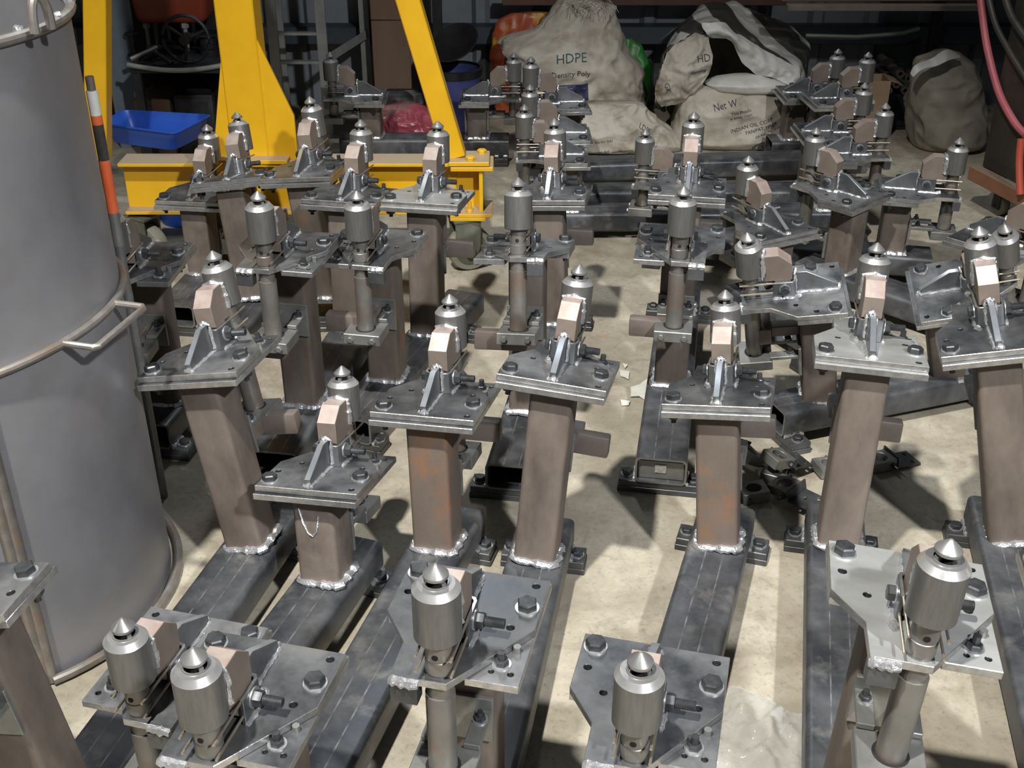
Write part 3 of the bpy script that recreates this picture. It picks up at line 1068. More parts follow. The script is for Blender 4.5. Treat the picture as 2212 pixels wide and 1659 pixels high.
# ------------------------------------------------------------------ yellow gantry
M_YEL = mat('gantry_yellow_paint', (.66, .36, .008), (.74, .42, .012), rough=.42, scale=6, bump=.06, bscale=120, dust=(.30, .275, .23))
M_YBOLT = mat('yellow_painted_bolt', (.66, .37, .02), (.7, .40, .02), rough=.45, scale=30)
M_CAST = mat('green_grey_castor', (.12, .13, .10), (.20, .205, .165), rough=.5, metal=.3, scale=14)
M_RUB = mat('pale_tyre', (.22, .22, .18), (.32, .32, .27), rough=.6, scale=14)
GY = 3.45
xa, xb = aty(262, 335, GY).x, aty(1056, 345, GY).x
gz0, gz1 = .188, .352
gan = ob('gantry_frame', None, None, T((0, GY, 0)), 'yellow painted A-frame gantry foot on castors behind the fixtures', 'gantry')
bm = bmesh.new()
box(bm, xa, xb - .10, -.050, .050, gz1 - .010, gz1, .001)
box(bm, xa, xb - .10, -.050, .050, gz0, gz0 + .010, .001)
box(bm, xa, xb - .10, -.004, .004, gz0 + .008, gz1 - .008)
ob('base_beam', finish(bm, 'gantry_base_beam', M_YEL), gan)
cx = aty(540, 250, GY).x
bm = bmesh.new()
b2 = bmesh.new()
box(b2, -.055, .058, -.050, .062, gz1, 1.9, .004)
merge(bm, b2, 0, T((cx - .012, .04, 0)))
ob('column', finish(bm, 'gantry_column', M_YEL), gan)
for s_ in (-1, 1):
    bm = bmesh.new()
    pr = [(0, gz1), (.088, gz1), (.088, gz1 + .135), (0, gz1 + .36)] if s_ > 0 else [(0, gz1), (0, gz1 + .30), (-.050, gz1 + .05), (-.052, gz1)]
    x0 = cx - .012 + (.058 if s_ > 0 else -.055)
    prism(bm, pr, -.006, .006, mtx=T((x0, .0, 0)) @ RX(math.pi / 2), mi_side=0)
    ob('gusset', finish(bm, 'gantry_gusset', M_YEL), gan)
bm = bmesh.new()
box(bm, cx - .10, cx + .11, -.055, .11, gz1, gz1 + .012, .001)
ob('base_plate', finish(bm, 'gantry_base_plate', M_YEL), gan)


def leg(p0, p1, w, d):
    m, L = frame_to(p0, p1)
    m = Matrix.Translation(Vector(p0))
    ax = (Vector(p1) - Vector(p0)).normalized()
    yv = Vector((0, 1, 0))
    xv = yv.cross(ax).normalized()
    R = Matrix((xv, xv.cross(ax) * -1, ax)).transposed().to_4x4()
    bm = bmesh.new()
    box(bm, -w / 2, w / 2, -d / 2, d / 2, 0, L, .003, mtx=m @ R)
    ob('diagonal_leg', finish(bm, 'diagonal_leg', M_YEL), gan)


p0, p1 = aty(982, 322, GY), aty(872, -40, GY)
leg((p0.x, .01, gz1 + .005), (p1.x + (p1.x - p0.x) * .8, .01, p1.z + (p1.z - p0.z) * .8), .068, .06)
p0, p1 = aty(222, 325, GY), aty(198, -40, GY)
leg((p0.x - .02, .01, gz1), (p1.x + .07, .01, p1.z + .35), .066, .06)
# bolted end plates at the right end
ex = xb - .06
for k, z in enumerate((gz1 - .022, gz1 - .006)):
    bm = bmesh.new()
    box(bm, ex - .062 + .006 * (1 - k), ex + .062 + .012 * (1 - k), -.060, .055, z, z + .014, .002)
    ob('end_plate', finish(bm, 'gantry_end_plate', M_YEL), gan)
for dx, dy in ((.005, -.040), (.038, .030), (-.045, .030)):
    bm = bmesh.new()
    hexnut(bm, (0, 0, .0), (0, 0, .012), .026)
    ob('end_bolt', finish(bm, 'gantry_bolt', M_YBOLT), gan, T((ex + dx, dy, gz1 + .008)))
bm = bmesh.new()
box(bm, ex + .030, ex + .042, -.05, .05, gz0 + .006, gz1 - .022, .001)
ob('end_stiffener', finish(bm, 'gantry_stiffener', M_YEL), gan)
bm = bmesh.new()
box(bm, ex - .04, ex + .03, .0, .012, gz0 + .006, gz1 - .022, .001)
ob('end_web', finish(bm, 'gantry_web', M_YEL), gan)
for k, z in enumerate((gz0 - .012, gz0)):
    bm = bmesh.new()
    box(bm, ex - .06, ex + .05 + .02 * k, -.075, .05, z, z + .011, .001)
    ob('foot_plate', finish(bm, 'gantry_foot_plate', M_YEL), gan)
bm = bmesh.new()
hexnut(bm, (0, 0, 0), (0, 0, .010), .018)
rod(bm, (0, 0, 0), (0, 0, .035), .006)
ob('foot_stud', finish(bm, 'gantry_stud', M_YBOLT), gan, T((ex, -.055, gz0 + .011)))


def castor(cx_, cy_, rz):
    m = T((cx_, cy_, 0)) @ RZ(rz)
    bm = bmesh.new()
    lathe(bm, [(.020, -.022), (.052, -.020), (.054, -.012), (.050, -.012), (.050, .012), (.054, .012), (.052, .020), (.020, .022)], 32, mtx=RX(math.pi / 2))
    w = ob('castor_wheel', finish(bm, 'castor_wheel', M_CAST), gan, m @ T((0, 0, .072)))
    bm = bmesh.new()
    lathe(bm, [(.052, -.022), (.068, -.021), (.072, -.013), (.072, .013), (.068, .021), (.052, .022)], 36, mtx=RX(math.pi / 2))
    ob('tyre', finish(bm, 'castor_tyre', M_RUB), w)
    bm = bmesh.new()
    rod(bm, (0, -.042, 0), (0, .042, 0), .010, 12)
    hexnut(bm, (0, -.040, 0), (0, -.049, 0), .02)
    ob('axle', finish(bm, 'castor_axle', M_BOLT), w)
    bm = bmesh.new()
    for sy in (-1, 1):
        pr = [(-.055, .172), (.03, .172), (.028, .085), (.016, .055), (-.016, .055), (-.05, .11)]
        prism(bm, pr, -.003, .003, mtx=T((0, sy * .032, 0)) @ RX(math.pi / 2), mi_side=0)
    box(bm, -.058, .034, -.038, .038, .168, .176, .001)
    ob('castor_fork', finish(bm, 'castor_fork', M_CAST), gan, m)


castor(aty(1012, 500, GY - .05).x, -.03, .35)
castor(aty(318, 480, GY).x, -.02, -.5)

# blue tray on the gantry beam
M_BLUE = mat('blue_plastic', (.015, .06, .34), (.02, .085, .42), rough=.42, scale=8, bump=.03)
ztop = gz1 + .062
cor = [at(216, 268, ztop), at(378, 289, ztop), at(459, 249, ztop), at(266, 238, ztop)]
cen = sum(cor, Vector()) / 4
tray = ob('blue_tray', None, None, T((cen.x, cen.y, gz1 + .001)), 'blue plastic tray lying on the yellow gantry beam', 'tray')
bm = bmesh.new()


def loop4(sc, z, n=6):
    q = [(c - cen) * sc for c in cor]
    pts = []
    for k in range(4):
        a, b, c = q[k - 1], q[k], q[(k + 1) % 4]
        e0 = b + (a - b).normalized() * .03
        e1 = b + (c - b).normalized() * .03
        for i in range(n + 1):
            t = i / n
            pts.append(e0 * (1 - t) ** 2 + b * 2 * t * (1 - t) + e1 * t * t)
    return [bm.verts.new((v.x, v.y, z)) for v in pts]


lv = [loop4(.84, 0), loop4(.86, .006), loop4(.91, .034), loop4(.925, .036), loop4(.97, .058), loop4(1.02, .059), loop4(1.02, .063), loop4(.975, .064), loop4(.90, .040), loop4(.885, .037), loop4(.83, .006)]
for a, b in zip(lv, lv[1:]):
    for i in range(len(a)):
        bm.faces.new((a[i], a[(i + 1) % len(a)], b[(i + 1) % len(a)], b[i]))
bm.faces.new(lv[0][::-1])
bm.faces.new(lv[-1])
ob('tub', finish(bm, 'tray_tub', M_BLUE, 50), tray)

# ------------------------------------------------------------------ crumpled things


def crease(q):
    a = 1 - abs(noise.noise(q * .8 + Vector((noise.noise(q * .5), 0, 0)))) * 2.4
    b = 1 - abs(noise.noise(q * 1.9 + Vector((3, noise.noise(q), 1)))) * 2.2
    return max(a, -.4) * .75 + max(b, -.4) * .45 - .45


def loft_px(name, rows, y0, depth, mt_, label, cat, wr=.018, seed=0, nl=64, na=110, zmin=None, power=2.4, group=None, freq=9.0, parent=None, tilt=0.0):
    """sack-like solid: silhouette rows (py, pxL, pxR) traced at distance y0, real depth, wrinkled by noise"""
    rows = [(aty((l + r) / 2, py, y0).z, aty(l, py, y0).x, aty(r, py, y0).x) for py, l, r in rows]
    rows.sort()
    if zmin is not None:
        rows[0] = (zmin, rows[0][1], rows[0][2])
    z0, z1 = rows[0][0], rows[-1][0]
    bm = bmesh.new()
    off = Vector((seed * 7.3, seed * 3.1, seed * 1.7))
    wmax = max(r[2] - r[1] for r in rows)
    rg = []
    for k in range(nl + 1):
        z = z0 + (z1 - z0) * k / nl
        j = 0
        while j < len(rows) - 2 and rows[j + 1][0] < z:
            j += 1
        a, b = rows[j], rows[j + 1]
        t = (z - a[0]) / max(1e-6, b[0] - a[0])
        l, r = a[1] + (b[1] - a[1]) * t, a[2] + (b[2] - a[2]) * t
        hw, xc = (r - l) / 2, (l + r) / 2
        tt = k / nl
        dp = depth * (.45 + .55 * (2 * hw / wmax)) * (1 - .55 * max(0, tt - .6) / .4) * (1 - .25 * max(0, .12 - tt) / .12)
        ring = []
        for i in range(na):
            an = 2 * math.pi * i / na
            ca, sa = math.cos(an), math.sin(an)
            x = hw * math.copysign(abs(ca) ** (2 / power), ca)
            y = dp * math.copysign(abs(sa) ** (2 / power), sa)
            p = Vector((xc + x, y0 + y + tilt * tt, z))
            q = p * freq + off
            w = crease(q) + noise.noise(q * .45) * .9
            nrm = Vector((ca, sa * hw / max(dp, .01), 0)).normalized()
            fade = min(1, tt * 8 + .15)
            p += nrm * (w * wr * fade)
            p.z += noise.noise(q * .8 + Vector((9, 9, 9))) * wr * .8 * fade
            p.z = max(p.z, zmin if zmin is not None else z0)
            ring.append(bm.verts.new(p))
        rg.append(ring)
    for a, b in zip(rg, rg[1:]):
        for i in range(na):
            bm.faces.new((a[i], a[(i + 1) % na], b[(i + 1) % na], b[i]))
    bm.faces.new(rg[0][::-1])
    tc = bm.verts.new(sum((v.co for v in rg[-1]), Vector()) / na)
    for i in range(na):
        bm.faces.new((rg[-1][i], rg[-1][(i + 1) % na], tc))
    o = ob(name, finish(bm, name, mt_, 60), parent, None, label, cat, group)
    return o


def grid_sheet(cols, mt_, wr=.006, seed=1, nu=30, nv=14, thick=.003, freq=14, dy=.27):
    """sheet through a list of px polylines [(px, py, y), ...]; wrinkled, with real thickness"""
    C = [[aty(p[0], p[1], p[2] + dy) for p in c] for c in cols]

    def samp(poly, t):
        f = t * (len(poly) - 1)
        i = min(int(f), len(poly) - 2)
        t = f - i
        p0 = poly[max(i - 1, 0)]
        p1, p2 = poly[i], poly[i + 1]
        p3 = poly[min(i + 2, len(poly) - 1)]
        return .5 * ((2 * p1) + (p2 - p0) * t + (2 * p0 - 5 * p1 + 4 * p2 - p3) * t * t + (3 * p1 - p0 - 3 * p2 + p3) * t ** 3)
    bm = bmesh.new()
    V = []
    for i in range(nu + 1):
        line = [samp(c, i / nu) for c in C]
        row = []
        for j in range(nv + 1):
            p = samp(line, j / nv)
            q = p * freq + Vector((seed * 5.1, seed, 0))
            p = p + Vector((noise.noise(q), noise.noise(q + Vector((5, 0, 0))) * 1.4 - crease(q * 1.15) * 1.5, noise.noise(q + Vector((0, 7, 0))) + .5 * crease(q))) * wr
            row.append(bm.verts.new(p))
        V.append(row)
    for i in range(nu):
        for j in range(nv):
            bm.faces.new((V[i][j], V[i + 1][j], V[i + 1][j + 1], V[i][j + 1]))
    bmesh.ops.recalc_face_normals(bm, faces=bm.faces[:])
    bmesh.ops.solidify(bm, geom=bm.faces[:], thickness=thick)
    return finish(bm, 'sheet', mt_, 60)


M_SACK = mat('dirty_woven_sack', (.37, .335, .275), (.52, .485, .415), rough=.6, scale=5, lo=.3, hi=.65, c3=(.16, .125, .08), s3=7, lo3=.5, hi3=.74, bump=.7, bscale=30)
M_SACKW = mat('white_woven_sack', (.56, .55, .52), (.66, .65, .62), rough=.5, scale=6, c3=(.42, .38, .31), s3=5, lo3=.55, hi3=.75, bump=.2, bscale=45)
M_SACKG = mat('grey_dusty_sack', (.27, .25, .21), (.36, .335, .285), rough=.7, scale=5, c3=(.16, .14, .11), s3=4, lo3=.5, hi3=.72, bump=.3, bscale=40)
M_INK = mat('dark_print_ink', (.035, .04, .05), (.05, .055, .07), rough=.6)
M_INKG = mat('teal_print_ink', (.03, .09, .09), rough=.6)
M_INKB = mat('navy_print_ink', (.025, .03, .09), rough=.6)


def striped_sack():
    m = mat('black_striped_sack', (.50, .49, .46), (.58, .57, .54), rough=.5, scale=6, bump=.2, bscale=45)
    nt = m.node_tree
    b = nt.nodes['Principled BSDF']
    src = b.inputs['Base Color'].links[0].from_socket
    tc = nd(nt, 'ShaderNodeTexCoord')
    mp = nd(nt, 'ShaderNodeMapping')
    mp.inputs['Rotation'].default_value = (.5, -.95, 0)
    nt.links.new(tc.outputs['Object'], mp.inputs['Vector'])
    w = nd(nt, 'ShaderNodeTexWave', wave_type='BANDS', bands_direction='Z', wave_profile='SIN')
    w.inputs['Scale'].default_value = 1.75
    w.inputs['Distortion'].default_value = 3.2
    w.inputs['Detail'].default_value = 1.0
    w.inputs['Detail Scale'].default_value = 1.2
    w.inputs['Phase Offset'].default_value = 2.0
    nt.links.new(mp.outputs[0], w.inputs['Vector'])
    mr = nd(nt, 'ShaderNodeMapRange')
    mr.inputs['From Min'].default_value = .36
    mr.inputs['From Max'].default_value = .46
    nt.links.new(w.outputs['Fac'], mr.inputs['Value'])
    mx = nd(nt, 'ShaderNodeMix', data_type='RGBA')
    nt.links.new(mr.outputs[0], mx.inputs['Factor'])
    nt.links.new(src, mx.inputs[6])
    mx.inputs[7].default_value = (.06, .06, .055, 1)
    nt.links.new(mx.outputs[2], b.inputs['Base Color'])
    return m


SY = 4.90
sackA = loft_px('woven_sack', [(-2, 1235, 1305), (8, 1205, 1325), (30, 1182, 1335), (60, 1150, 1342), (88, 1085, 1348), (100, 1076, 1352), (125, 1092, 1366), (160, 1108, 1385), (200, 1130, 1392), (235, 1150, 1385), (330, 1165, 1370)],
                SY, .15, M_SACK, 'upright dirty white woven sack printed HDPE with a frayed top', 'sack', .026, 1, group='dirty woven plastic sacks', zmin=.02)
sackB = loft_px('woven_sack', [(222, 1240, 1370), (232, 1225, 1395), (255, 1215, 1420), (290, 1208, 1462), (320, 1205, 1478), (345, 1210, 1475)],
                4.66, .13, M_SACK, 'crumpled woven sack with small print lying at the foot of the HDPE sack', 'sack', .022, 2, zmin=.004, group='dirty woven plastic sacks', freq=11)
sackD = loft_px('woven_sack', [(180, 1505, 1620), (190, 1485, 1660), (215, 1462, 1692), (245, 1450, 1700), (290, 1446, 1702), (345, 1462, 1695)],
                4.72, .14, M_SACK, 'woven sack printed LOT lying under the open striped sack', 'sack', .019, 5, zmin=.004, group='dirty woven plastic sacks', freq=8)
# frayed threads on the HDPE sack
bm = bmesh.new()
for k in range(46):
    p = aty(random.uniform(1225, 1318), random.uniform(-2, 14), SY - .05)
    pts = [p]
    dirv = Vector((random.uniform(-.4, 1), random.uniform(-.6, .1), random.uniform(-.3, .7))).normalized()
    for j in range(5):
        dirv = (dirv + Vector((random.uniform(-.5, .5), 0, random.uniform(-.75, .15)))).normalized()
        pts.append(pts[-1] + dirv * .014)
    tube(bm, pts, .0011, 4)
ob('frayed_threads', finish(bm, 'frayed_threads', M_SACK), sackA, kind='stuff')

# open striped sack: back hood and the white mouth flaps around a dark opening
sackC = ob('open_sack', None, None, T((aty(1580, 150, 4.6).x, 4.6, 0)), 'open woven sack with black stripes and a gaping dark mouth', 'sack', 'dirty woven plastic sacks')
invC = (T((aty(1580, 150, 4.6).x, 4.6, 0))).inverted()
hood = grid_sheet([[(1436, 240, 4.70), (1440, 130, 4.72), (1476, 55, 4.76), (1512, 14, 4.78), (1580, 6, 4.80), (1655, 32, 4.80), (1746, 92, 4.78), (1738, 200, 4.72)],
                   [(1424, 235, 4.58), (1430, 130, 4.58), (1460, 70, 4.60), (1505, 40, 4.62), (1570, 34, 4.64), (1660, 78, 4.66), (1738, 120, 4.64), (1728, 200, 4.60)],
                   [(1416, 235, 4.44), (1426, 150, 4.43), (1445, 105, 4.43), (1500, 72, 4.44), (1556, 66, 4.45), (1640, 112, 4.46), (1722, 152, 4.45), (1716, 200, 4.43)]],
                  striped_sack(), .012, 3, 90, 44)
ob('sack_hood', hood, sackC, invC)
ob('sack_back', grid_sheet([[(1440, 235, 4.72), (1470, 120, 4.74), (1520, 30, 4.78), (1590, 20, 4.80), (1680, 60, 4.80), (1730, 130, 4.77), (1728, 220, 4.72)],
                            [(1450, 260, 4.74), (1480, 200, 4.78), (1540, 160, 4.80), (1600, 160, 4.82), (1660, 170, 4.82), (1700, 200, 4.79), (1710, 250, 4.74)]], M_SACKG, .008, 8, 30, 12), sackC, invC)
flL = grid_sheet([[(1500, 72, 4.44), (1446, 108, 4.42), (1424, 160, 4.40), (1414, 205, 4.39), (1424, 228, 4.38)],
                  [(1522, 76, 4.43), (1490, 120, 4.39), (1476, 165, 4.37), (1456, 205, 4.36), (1446, 230, 4.37)],
                  [(1532, 82, 4.43), (1536, 110, 4.40), (1537, 135, 4.39), (1524, 172, 4.39), (1474, 222, 4.39)]], M_SACK, .011, 4, 60, 40)
flapL = ob('mouth_flap', flL, sackC, invC)
flR = grid_sheet([[(1516, 48, 4.44), (1560, 52, 4.44), (1640, 104, 4.45), (1722, 150, 4.44), (1718, 186, 4.41)],
                  [(1524, 66, 4.41), (1572, 72, 4.40), (1640, 128, 4.41), (1700, 162, 4.41), (1712, 187, 4.40)],
                  [(1534, 82, 4.43), (1578, 90, 4.42), (1618, 150, 4.42), (1660, 168, 4.41), (1704, 188, 4.40)]], M_SACKW, .009, 6, 60, 30)
ob('mouth_flap', flR, sackC, invC)
sackE = loft_px('woven_sack', [(160, 1580, 1640), (168, 1540, 1670), (178, 1522, 1698), (190, 1535, 1704), (198, 1560, 1700)],
                4.70, .07, M_SACKW, 'flat folded clean white sack stuffed under the gaping sack mouth', 'sack', .007, 7, 18, 40, group='dirty woven plastic sacks')
sackG = loft_px('woven_sack', [(112, 2020, 2060), (122, 1985, 2085), (135, 1972, 2105), (170, 1966, 2112), (220, 1962, 2115), (270, 1966, 2118), (312, 1970, 2118)],
                4.70, .16, M_SACKG, 'grey dusty stuffed sack standing beside the dark cabinet', 'sack', .022, 9, zmin=.004, group='dirty woven plastic sacks', freq=7)
ob('white_flap', grid_sheet([[(1966, 158, 4.56), (1980, 140, 4.56), (2012, 126, 4.58), (2044, 106, 4.60), (2072, 118, 4.62)],
                             [(1972, 166, 4.53), (1990, 152, 4.53), (2020, 142, 4.54), (2046, 130, 4.56), (2074, 124, 4.60)]], M_SACKW, .004, 3, 20, 6, dy=0), sackG)
M_RBAG = mat('red_orange_printed_bag', (.36, .06, .03), (.42, .10, .03), rough=.4, scale=6, c3=(.55, .30, .04), s3=9, lo3=.5, hi3=.62, bump=.1)
loft_px('printed_bag', [(28, 1105, 1180), (40, 1080, 1200), (70, 1065, 1210), (120, 1062, 1200), (180, 1065, 1190), (250, 1070, 1190)], 5.11, .055, M_RBAG,
        'red and orange printed bag behind the HDPE sack', 'bag', .012, 11, zmin=.004)
M_GBAG = mat('green_printed_bag', (.03, .16, .04), (.05, .30, .03), rough=.4, scale=7, c3=(.55, .26, .02), s3=10, lo3=.62, hi3=.68, bump=.1)
loft_px('printed_bag', [(84, 1335, 1362), (100, 1325, 1385), (140, 1320, 1408), (180, 1325, 1402), (230, 1330, 1390)], 5.12, .045, M_GBAG,
        'green printed bag peeking out right of the HDPE sack', 'bag', .010, 12, zmin=.004)
M_PBAG = mat('pink_plastic_bag', (.30, .055, .075), (.42, .09, .12), rough=.28, scale=14, c3=(.28, .2, .19), s3=9, lo3=.5, hi3=.68, bump=.2)
loft_px('plastic_bag', [(226, 830, 900), (236, 820, 925), (262, 816, 945), (300, 818, 940)], 4.78, .10, M_PBAG, 'pink plastic bag lying behind the gantry leg', 'bag', .016, 13, zmin=.004, freq=16)
loft_px('black_bag', [(192, 835, 895), (202, 816, 912), (235, 812, 918), (290, 815, 915)], 4.955, .03, mat('black_bag', (.012, .012, .012), (.03, .03, .03), rough=.5), 'black bag behind the pink plastic bag', 'bag', .010, 14, zmin=.004)


def decal(target, text, px, py, hpx, rot, mt_, y0, name='printed_text'):
    """printed lettering laid on the surface of a sack"""
    cu = bpy.data.curves.new('lettering', 'FONT')
    cu.body = text
    cu.align_x = 'CENTER'
    cu.align_y = 'CENTER'
    cu.size = 1.0
    cu.resolution_u = 2
    tmp = bpy.data.objects.new('lettering', cu)
    COL.objects.link(tmp)
    dg = bpy.context.evaluated_depsgraph_get()
    dg.update()
    me = bpy.data.meshes.new_from_object(tmp.evaluated_get(dg))
    bpy.data.objects.remove(tmp)
    c = aty(px, py, y0)
    sc = (aty(px, py - hpx, y0) - c).length * 1.35
    bm = bmesh.new()
    bm.from_mesh(me)
    bmesh.ops.subdivide_edges(bm, edges=[e for e in bm.edges if e.calc_length() > .12], cuts=2)
    stamp(target, bm, c, sc, rot, mt_, name)


def stamp(target, bm, c, sc, rot, mt_, name):
    tb = bmesh.new()
    tb.from_mesh(target.data)
    mw = target.matrix_world
    tree = BVHTree.FromBMesh(tb)
    tb.free()
    ca, sa = math.cos(rot), math.sin(rot)
    dead = []
    for v in bm.verts:
        x, z = v.co.x * sc, v.co.y * sc
        p = Vector((c.x + ca * x - sa * z, c.y - 1.0, c.z + sa * x + ca * z))
        hit = tree.ray_cast(p, Vector((0, 1, 0)))
        if hit[0] is None:
            dead.append(v)
            v.co = p
        else:
            v.co = hit[0] - Vector((0, .0022, 0))
    bmesh.ops.delete(bm, geom=dead, context='VERTS')
    me = finish(bm, name, mt_, 0)
    ob(name, me, target)


decal(sackA, 'HDPE', 1231, 108, 20, .03, M_INKG, SY)
decal(sackA, 'High Density Poly', 1212, 141, 12, .04, M_INK, SY)
bmq = bmesh.new()
bmesh.ops.create_grid(bmq, x_segments=16, y_segments=6, size=.5)
for v in bmq.verts:
    v.co.y *= .45
stamp(sackA, bmq, aty(1228, 180, SY), .15, .05, M_INKB, 'printed_panel')
decal(sackD, 'Net W', 1558, 213, 13, .20, M_INK, 4.72)
decal(sackD, 'This Produ', 1590, 225, 7, .25, M_INK, 4.72)
decal(sackD, 'is solely mean', 1590, 234, 6, .25, M_INK, 4.72)
decal(sackD, 'INDIAN OIL CORP', 1612, 252, 8, .30, M_INK, 4.72)
decal(sackD, 'PANIPAT, HARY', 1632, 258, 7, .30, M_INK, 4.72)
decal(sackD, 'OR Regn. No. 33-0001', 1650, 266, 5, .30, M_INK, 4.72)
decal(sackD, 'LOT', 1585, 320, 10, -.55, M_INK, 4.72)
decal(sackD, 'ISI', 1634, 299, 13, .12, M_INK, 4.72)
bmq = bmesh.new()
for r0, r1 in ((.5, .44), (.40, .36)):
    q = []
    for k in range(24):
        a = 2 * math.pi * k / 24
        q.append((bmq.verts.new((r0 * math.cos(a) * 1.5, r0 * math.sin(a), 0)), bmq.verts.new((r1 * math.cos(a) * 1.5, r1 * math.sin(a), 0))))
    for k in range(24):
        a, b = q[k], q[(k + 1) % 24]
        bmq.faces.new((a[0], b[0], b[1], a[1]))
stamp(sackD, bmq, aty(1634, 299, 4.72), .052, .2, M_INK, 'printed_mark')
decal(flapL, 'GK', 1440, 186, 11, -1.25, M_INK, 4.66)
decal(flapL, 'HD', 1520, 126, 15, .12, M_INK, 4.66)
decal(flapL, 'density', 1508, 152, 9, .10, M_INK, 4.66)
decal(sackB, 'of BIS certification', 1325, 306, 7, .06, M_INK, 4.66)
decal(sackB, 'the manufacture of', 1325, 316, 6, .06, M_INK, 4.66)
decal(sackB, 'LDPE', 1388, 262, 9, -.5, M_INK, 4.66)
decal(sackB, 'this ISO 9001', 1300, 285, 5, .1, M_INK, 4.66)

# ------------------------------------------------------------------ back shelf and clutter
M_RACK = mat('pale_rack_steel', (.22, .23, .22), (.30, .31, .295), rough=.5, metal=.3, scale=12)
M_BLACK = mat('dark_machine_iron', (.015, .016, .018), (.04, .042, .045), rough=.5, metal=.4, scale=12)
M_WOOD = mat('brown_plywood', (.13, .08, .05), (.18, .115, .075), rough=.65, scale=5, stretch=(1, 1, .15), bump=.05)
M_CARD = mat('cardboard_brown', (.26, .185, .11), (.33, .24, .145), rough=.7, scale=7)
M_REDP = mat('red_orange_tank_paint', (.22, .035, .014), (.27, .05, .02), rough=.45, scale=5)
RY0 = 4.85
rk = ob('storage_rack', None, None, T((aty(745, 100, RY0).x, RY0, 0)), 'pale slotted-angle rack with diagonal brace behind the gantry column', 'rack')
ir = T((aty(745, 100, RY0).x, RY0, 0)).inverted()


def bar_px(name, a, b, w, d, mt_, parent, inv, z_to=None):
    """flat bar between two points"""
    a, b = Vector(a), Vector(b)
    if z_to is not None:
        b = Vector((a.x, a.y, z_to))
    ax = (b - a).normalized()
    yv = Vector((0, 1, 0))
    xv = yv.cross(ax).normalized()
    yy = ax.cross(xv)
    R = Matrix((xv, yy, ax)).transposed().to_4x4()
    bm = bmesh.new()
    box(bm, -w / 2, w / 2, -d / 2, d / 2, 0, (b - a).length, .001, mtx=T(a) @ R)
    return ob(name, finish(bm, name, mt_), parent, inv)


for px, yy in ((700, RY0), (792, RY0 + .28), (610, RY0 + .28), (596, RY0)):
    q = aty(px, 140, yy)
    bar_px('upright', (q.x, yy, 0), (q.x, yy, .79), .042, .012, M_RACK, rk, ir)
bar_px('brace', aty(706, 128, RY0), aty(792, 74, RY0 + .26), .034, .006, M_RACK, rk, ir)
for py in (72, 134):
    a, b = aty(596, py, RY0 + .01), aty(700, py - 3, RY0 + .01)
    b.z = a.z
    bar_px('shelf_rail', a, b, .012, .03, M_RACK, rk, ir)
# long low shelf left of the column
SH = ob('work_shelf', None, None, T((aty(380, 140, 4.45).x, 4.55, 0)), 'low shelf with a pale sagging front rail full of dark parts', 'shelf')
ish = T((aty(380, 140, 4.45).x, 4.55, 0)).inverted()
zs_ = aty(380, 150, 4.42).z
xl, xr = aty(275, 140, 4.42).x, aty(488, 140, 4.42).x
bm = bmesh.new()
tube(bm, [(xl + (xr - xl) * k / 12, 4.42, zs_ + .018 - .022 * math.sin(math.pi * k / 12)) for k in range(13)], .009, 8)
ob('front_rail', finish(bm, 'front_rail', M_RACK), SH, ish)
bm = bmesh.new()
box(bm, xl, xr, 4.44, 4.95, zs_ - .02, zs_ - .005, .001)
ob('shelf_board', finish(bm, 'shelf_board', M_BLACK), SH, ish)
for x_, y_ in ((xl + .02, 4.46), (xr - .02, 4.46), (xl + .02, 4.93), (xr - .02, 4.93)):
    bm = bmesh.new()
    box(bm, x_ - .015, x_ + .015, y_ - .015, y_ + .015, 0, zs_ - .02, .001)
    ob('leg', finish(bm, 'shelf_leg', M_BLACK), SH, ish)
ztop_s = zs_ - .005
# flywheel
fw = ob('flywheel', None, None, T((aty(405, 110, 4.52).x, 4.52, ztop_s + .0965)), 'dark spoked flywheel standing on the low shelf', 'wheel')
bm = bmesh.new()
tube(bm, [(.088 * math.cos(a), 0, .088 * math.sin(a)) for a in [2 * math.pi * k / 32 for k in range(32)]], .0075, 8, closed=True)
ob('wheel_rim', finish(bm, 'wheel_rim', M_BLACK), fw)
for k in range(3):
    bm = bmesh.new()
    a = k * 2.094 + .4
    rod(bm, (0, 0, 0), (.086 * math.cos(a), 0, .086 * math.sin(a)), .006, 8)
    ob('spoke', finish(bm, 'spoke', M_BLACK), fw)
bm = bmesh.new()
rod(bm, (0, -.03, 0), (0, .03, 0), .02, 14)
ob('hub', finish(bm, 'hub', M_BLACK), fw)
for k, (px, r_, hh) in enumerate(((452, .055, .07), (336, .032, .05), (292, .028, .09))):
    bm = bmesh.new()
    lathe(bm, [(0, 0), (r_, 0), (r_, .008), (r_ * .6, .012), (r_ * .6, hh - .012), (r_, hh - .008), (r_, hh), (r_ * .3, hh), (0, hh * .9)], 24)
    ob('cable_spool', finish(bm, 'cable_spool', M_BLACK), None, T((aty(px, 120, (4.75, 4.60, 4.66)[k]).x, (4.75, 4.60, 4.66)[k], ztop_s + .0005)),
       ('wide dark spool beside the flywheel near the yellow column', 'squat dark spool left of the flywheel', 'narrow tall dark spool beside the blue-grey column')[k], 'spool', 'dark spools on the low shelf')
for k, (p0, p1) in enumerate((((282, 128, 4.50), (340, 102, 4.56)), ((335, 112, 4.52), (372, 140, 4.48)))):
    a, b = aty(*p0), aty(*p1)
    a.z, b.z = max(a.z, ztop_s + .012), max(b.z, ztop_s + .012)
    bm = bmesh.new()
    rod(bm, a, b, .009, 10)
    ob('loose_bar', finish(bm, 'loose_bar', M_CLAMP if k == 0 else M_BLACK), None, None, ('pale loose bar propped on the low shelf', 'dark loose bar leaning on the flywheel')[k], 'bar')
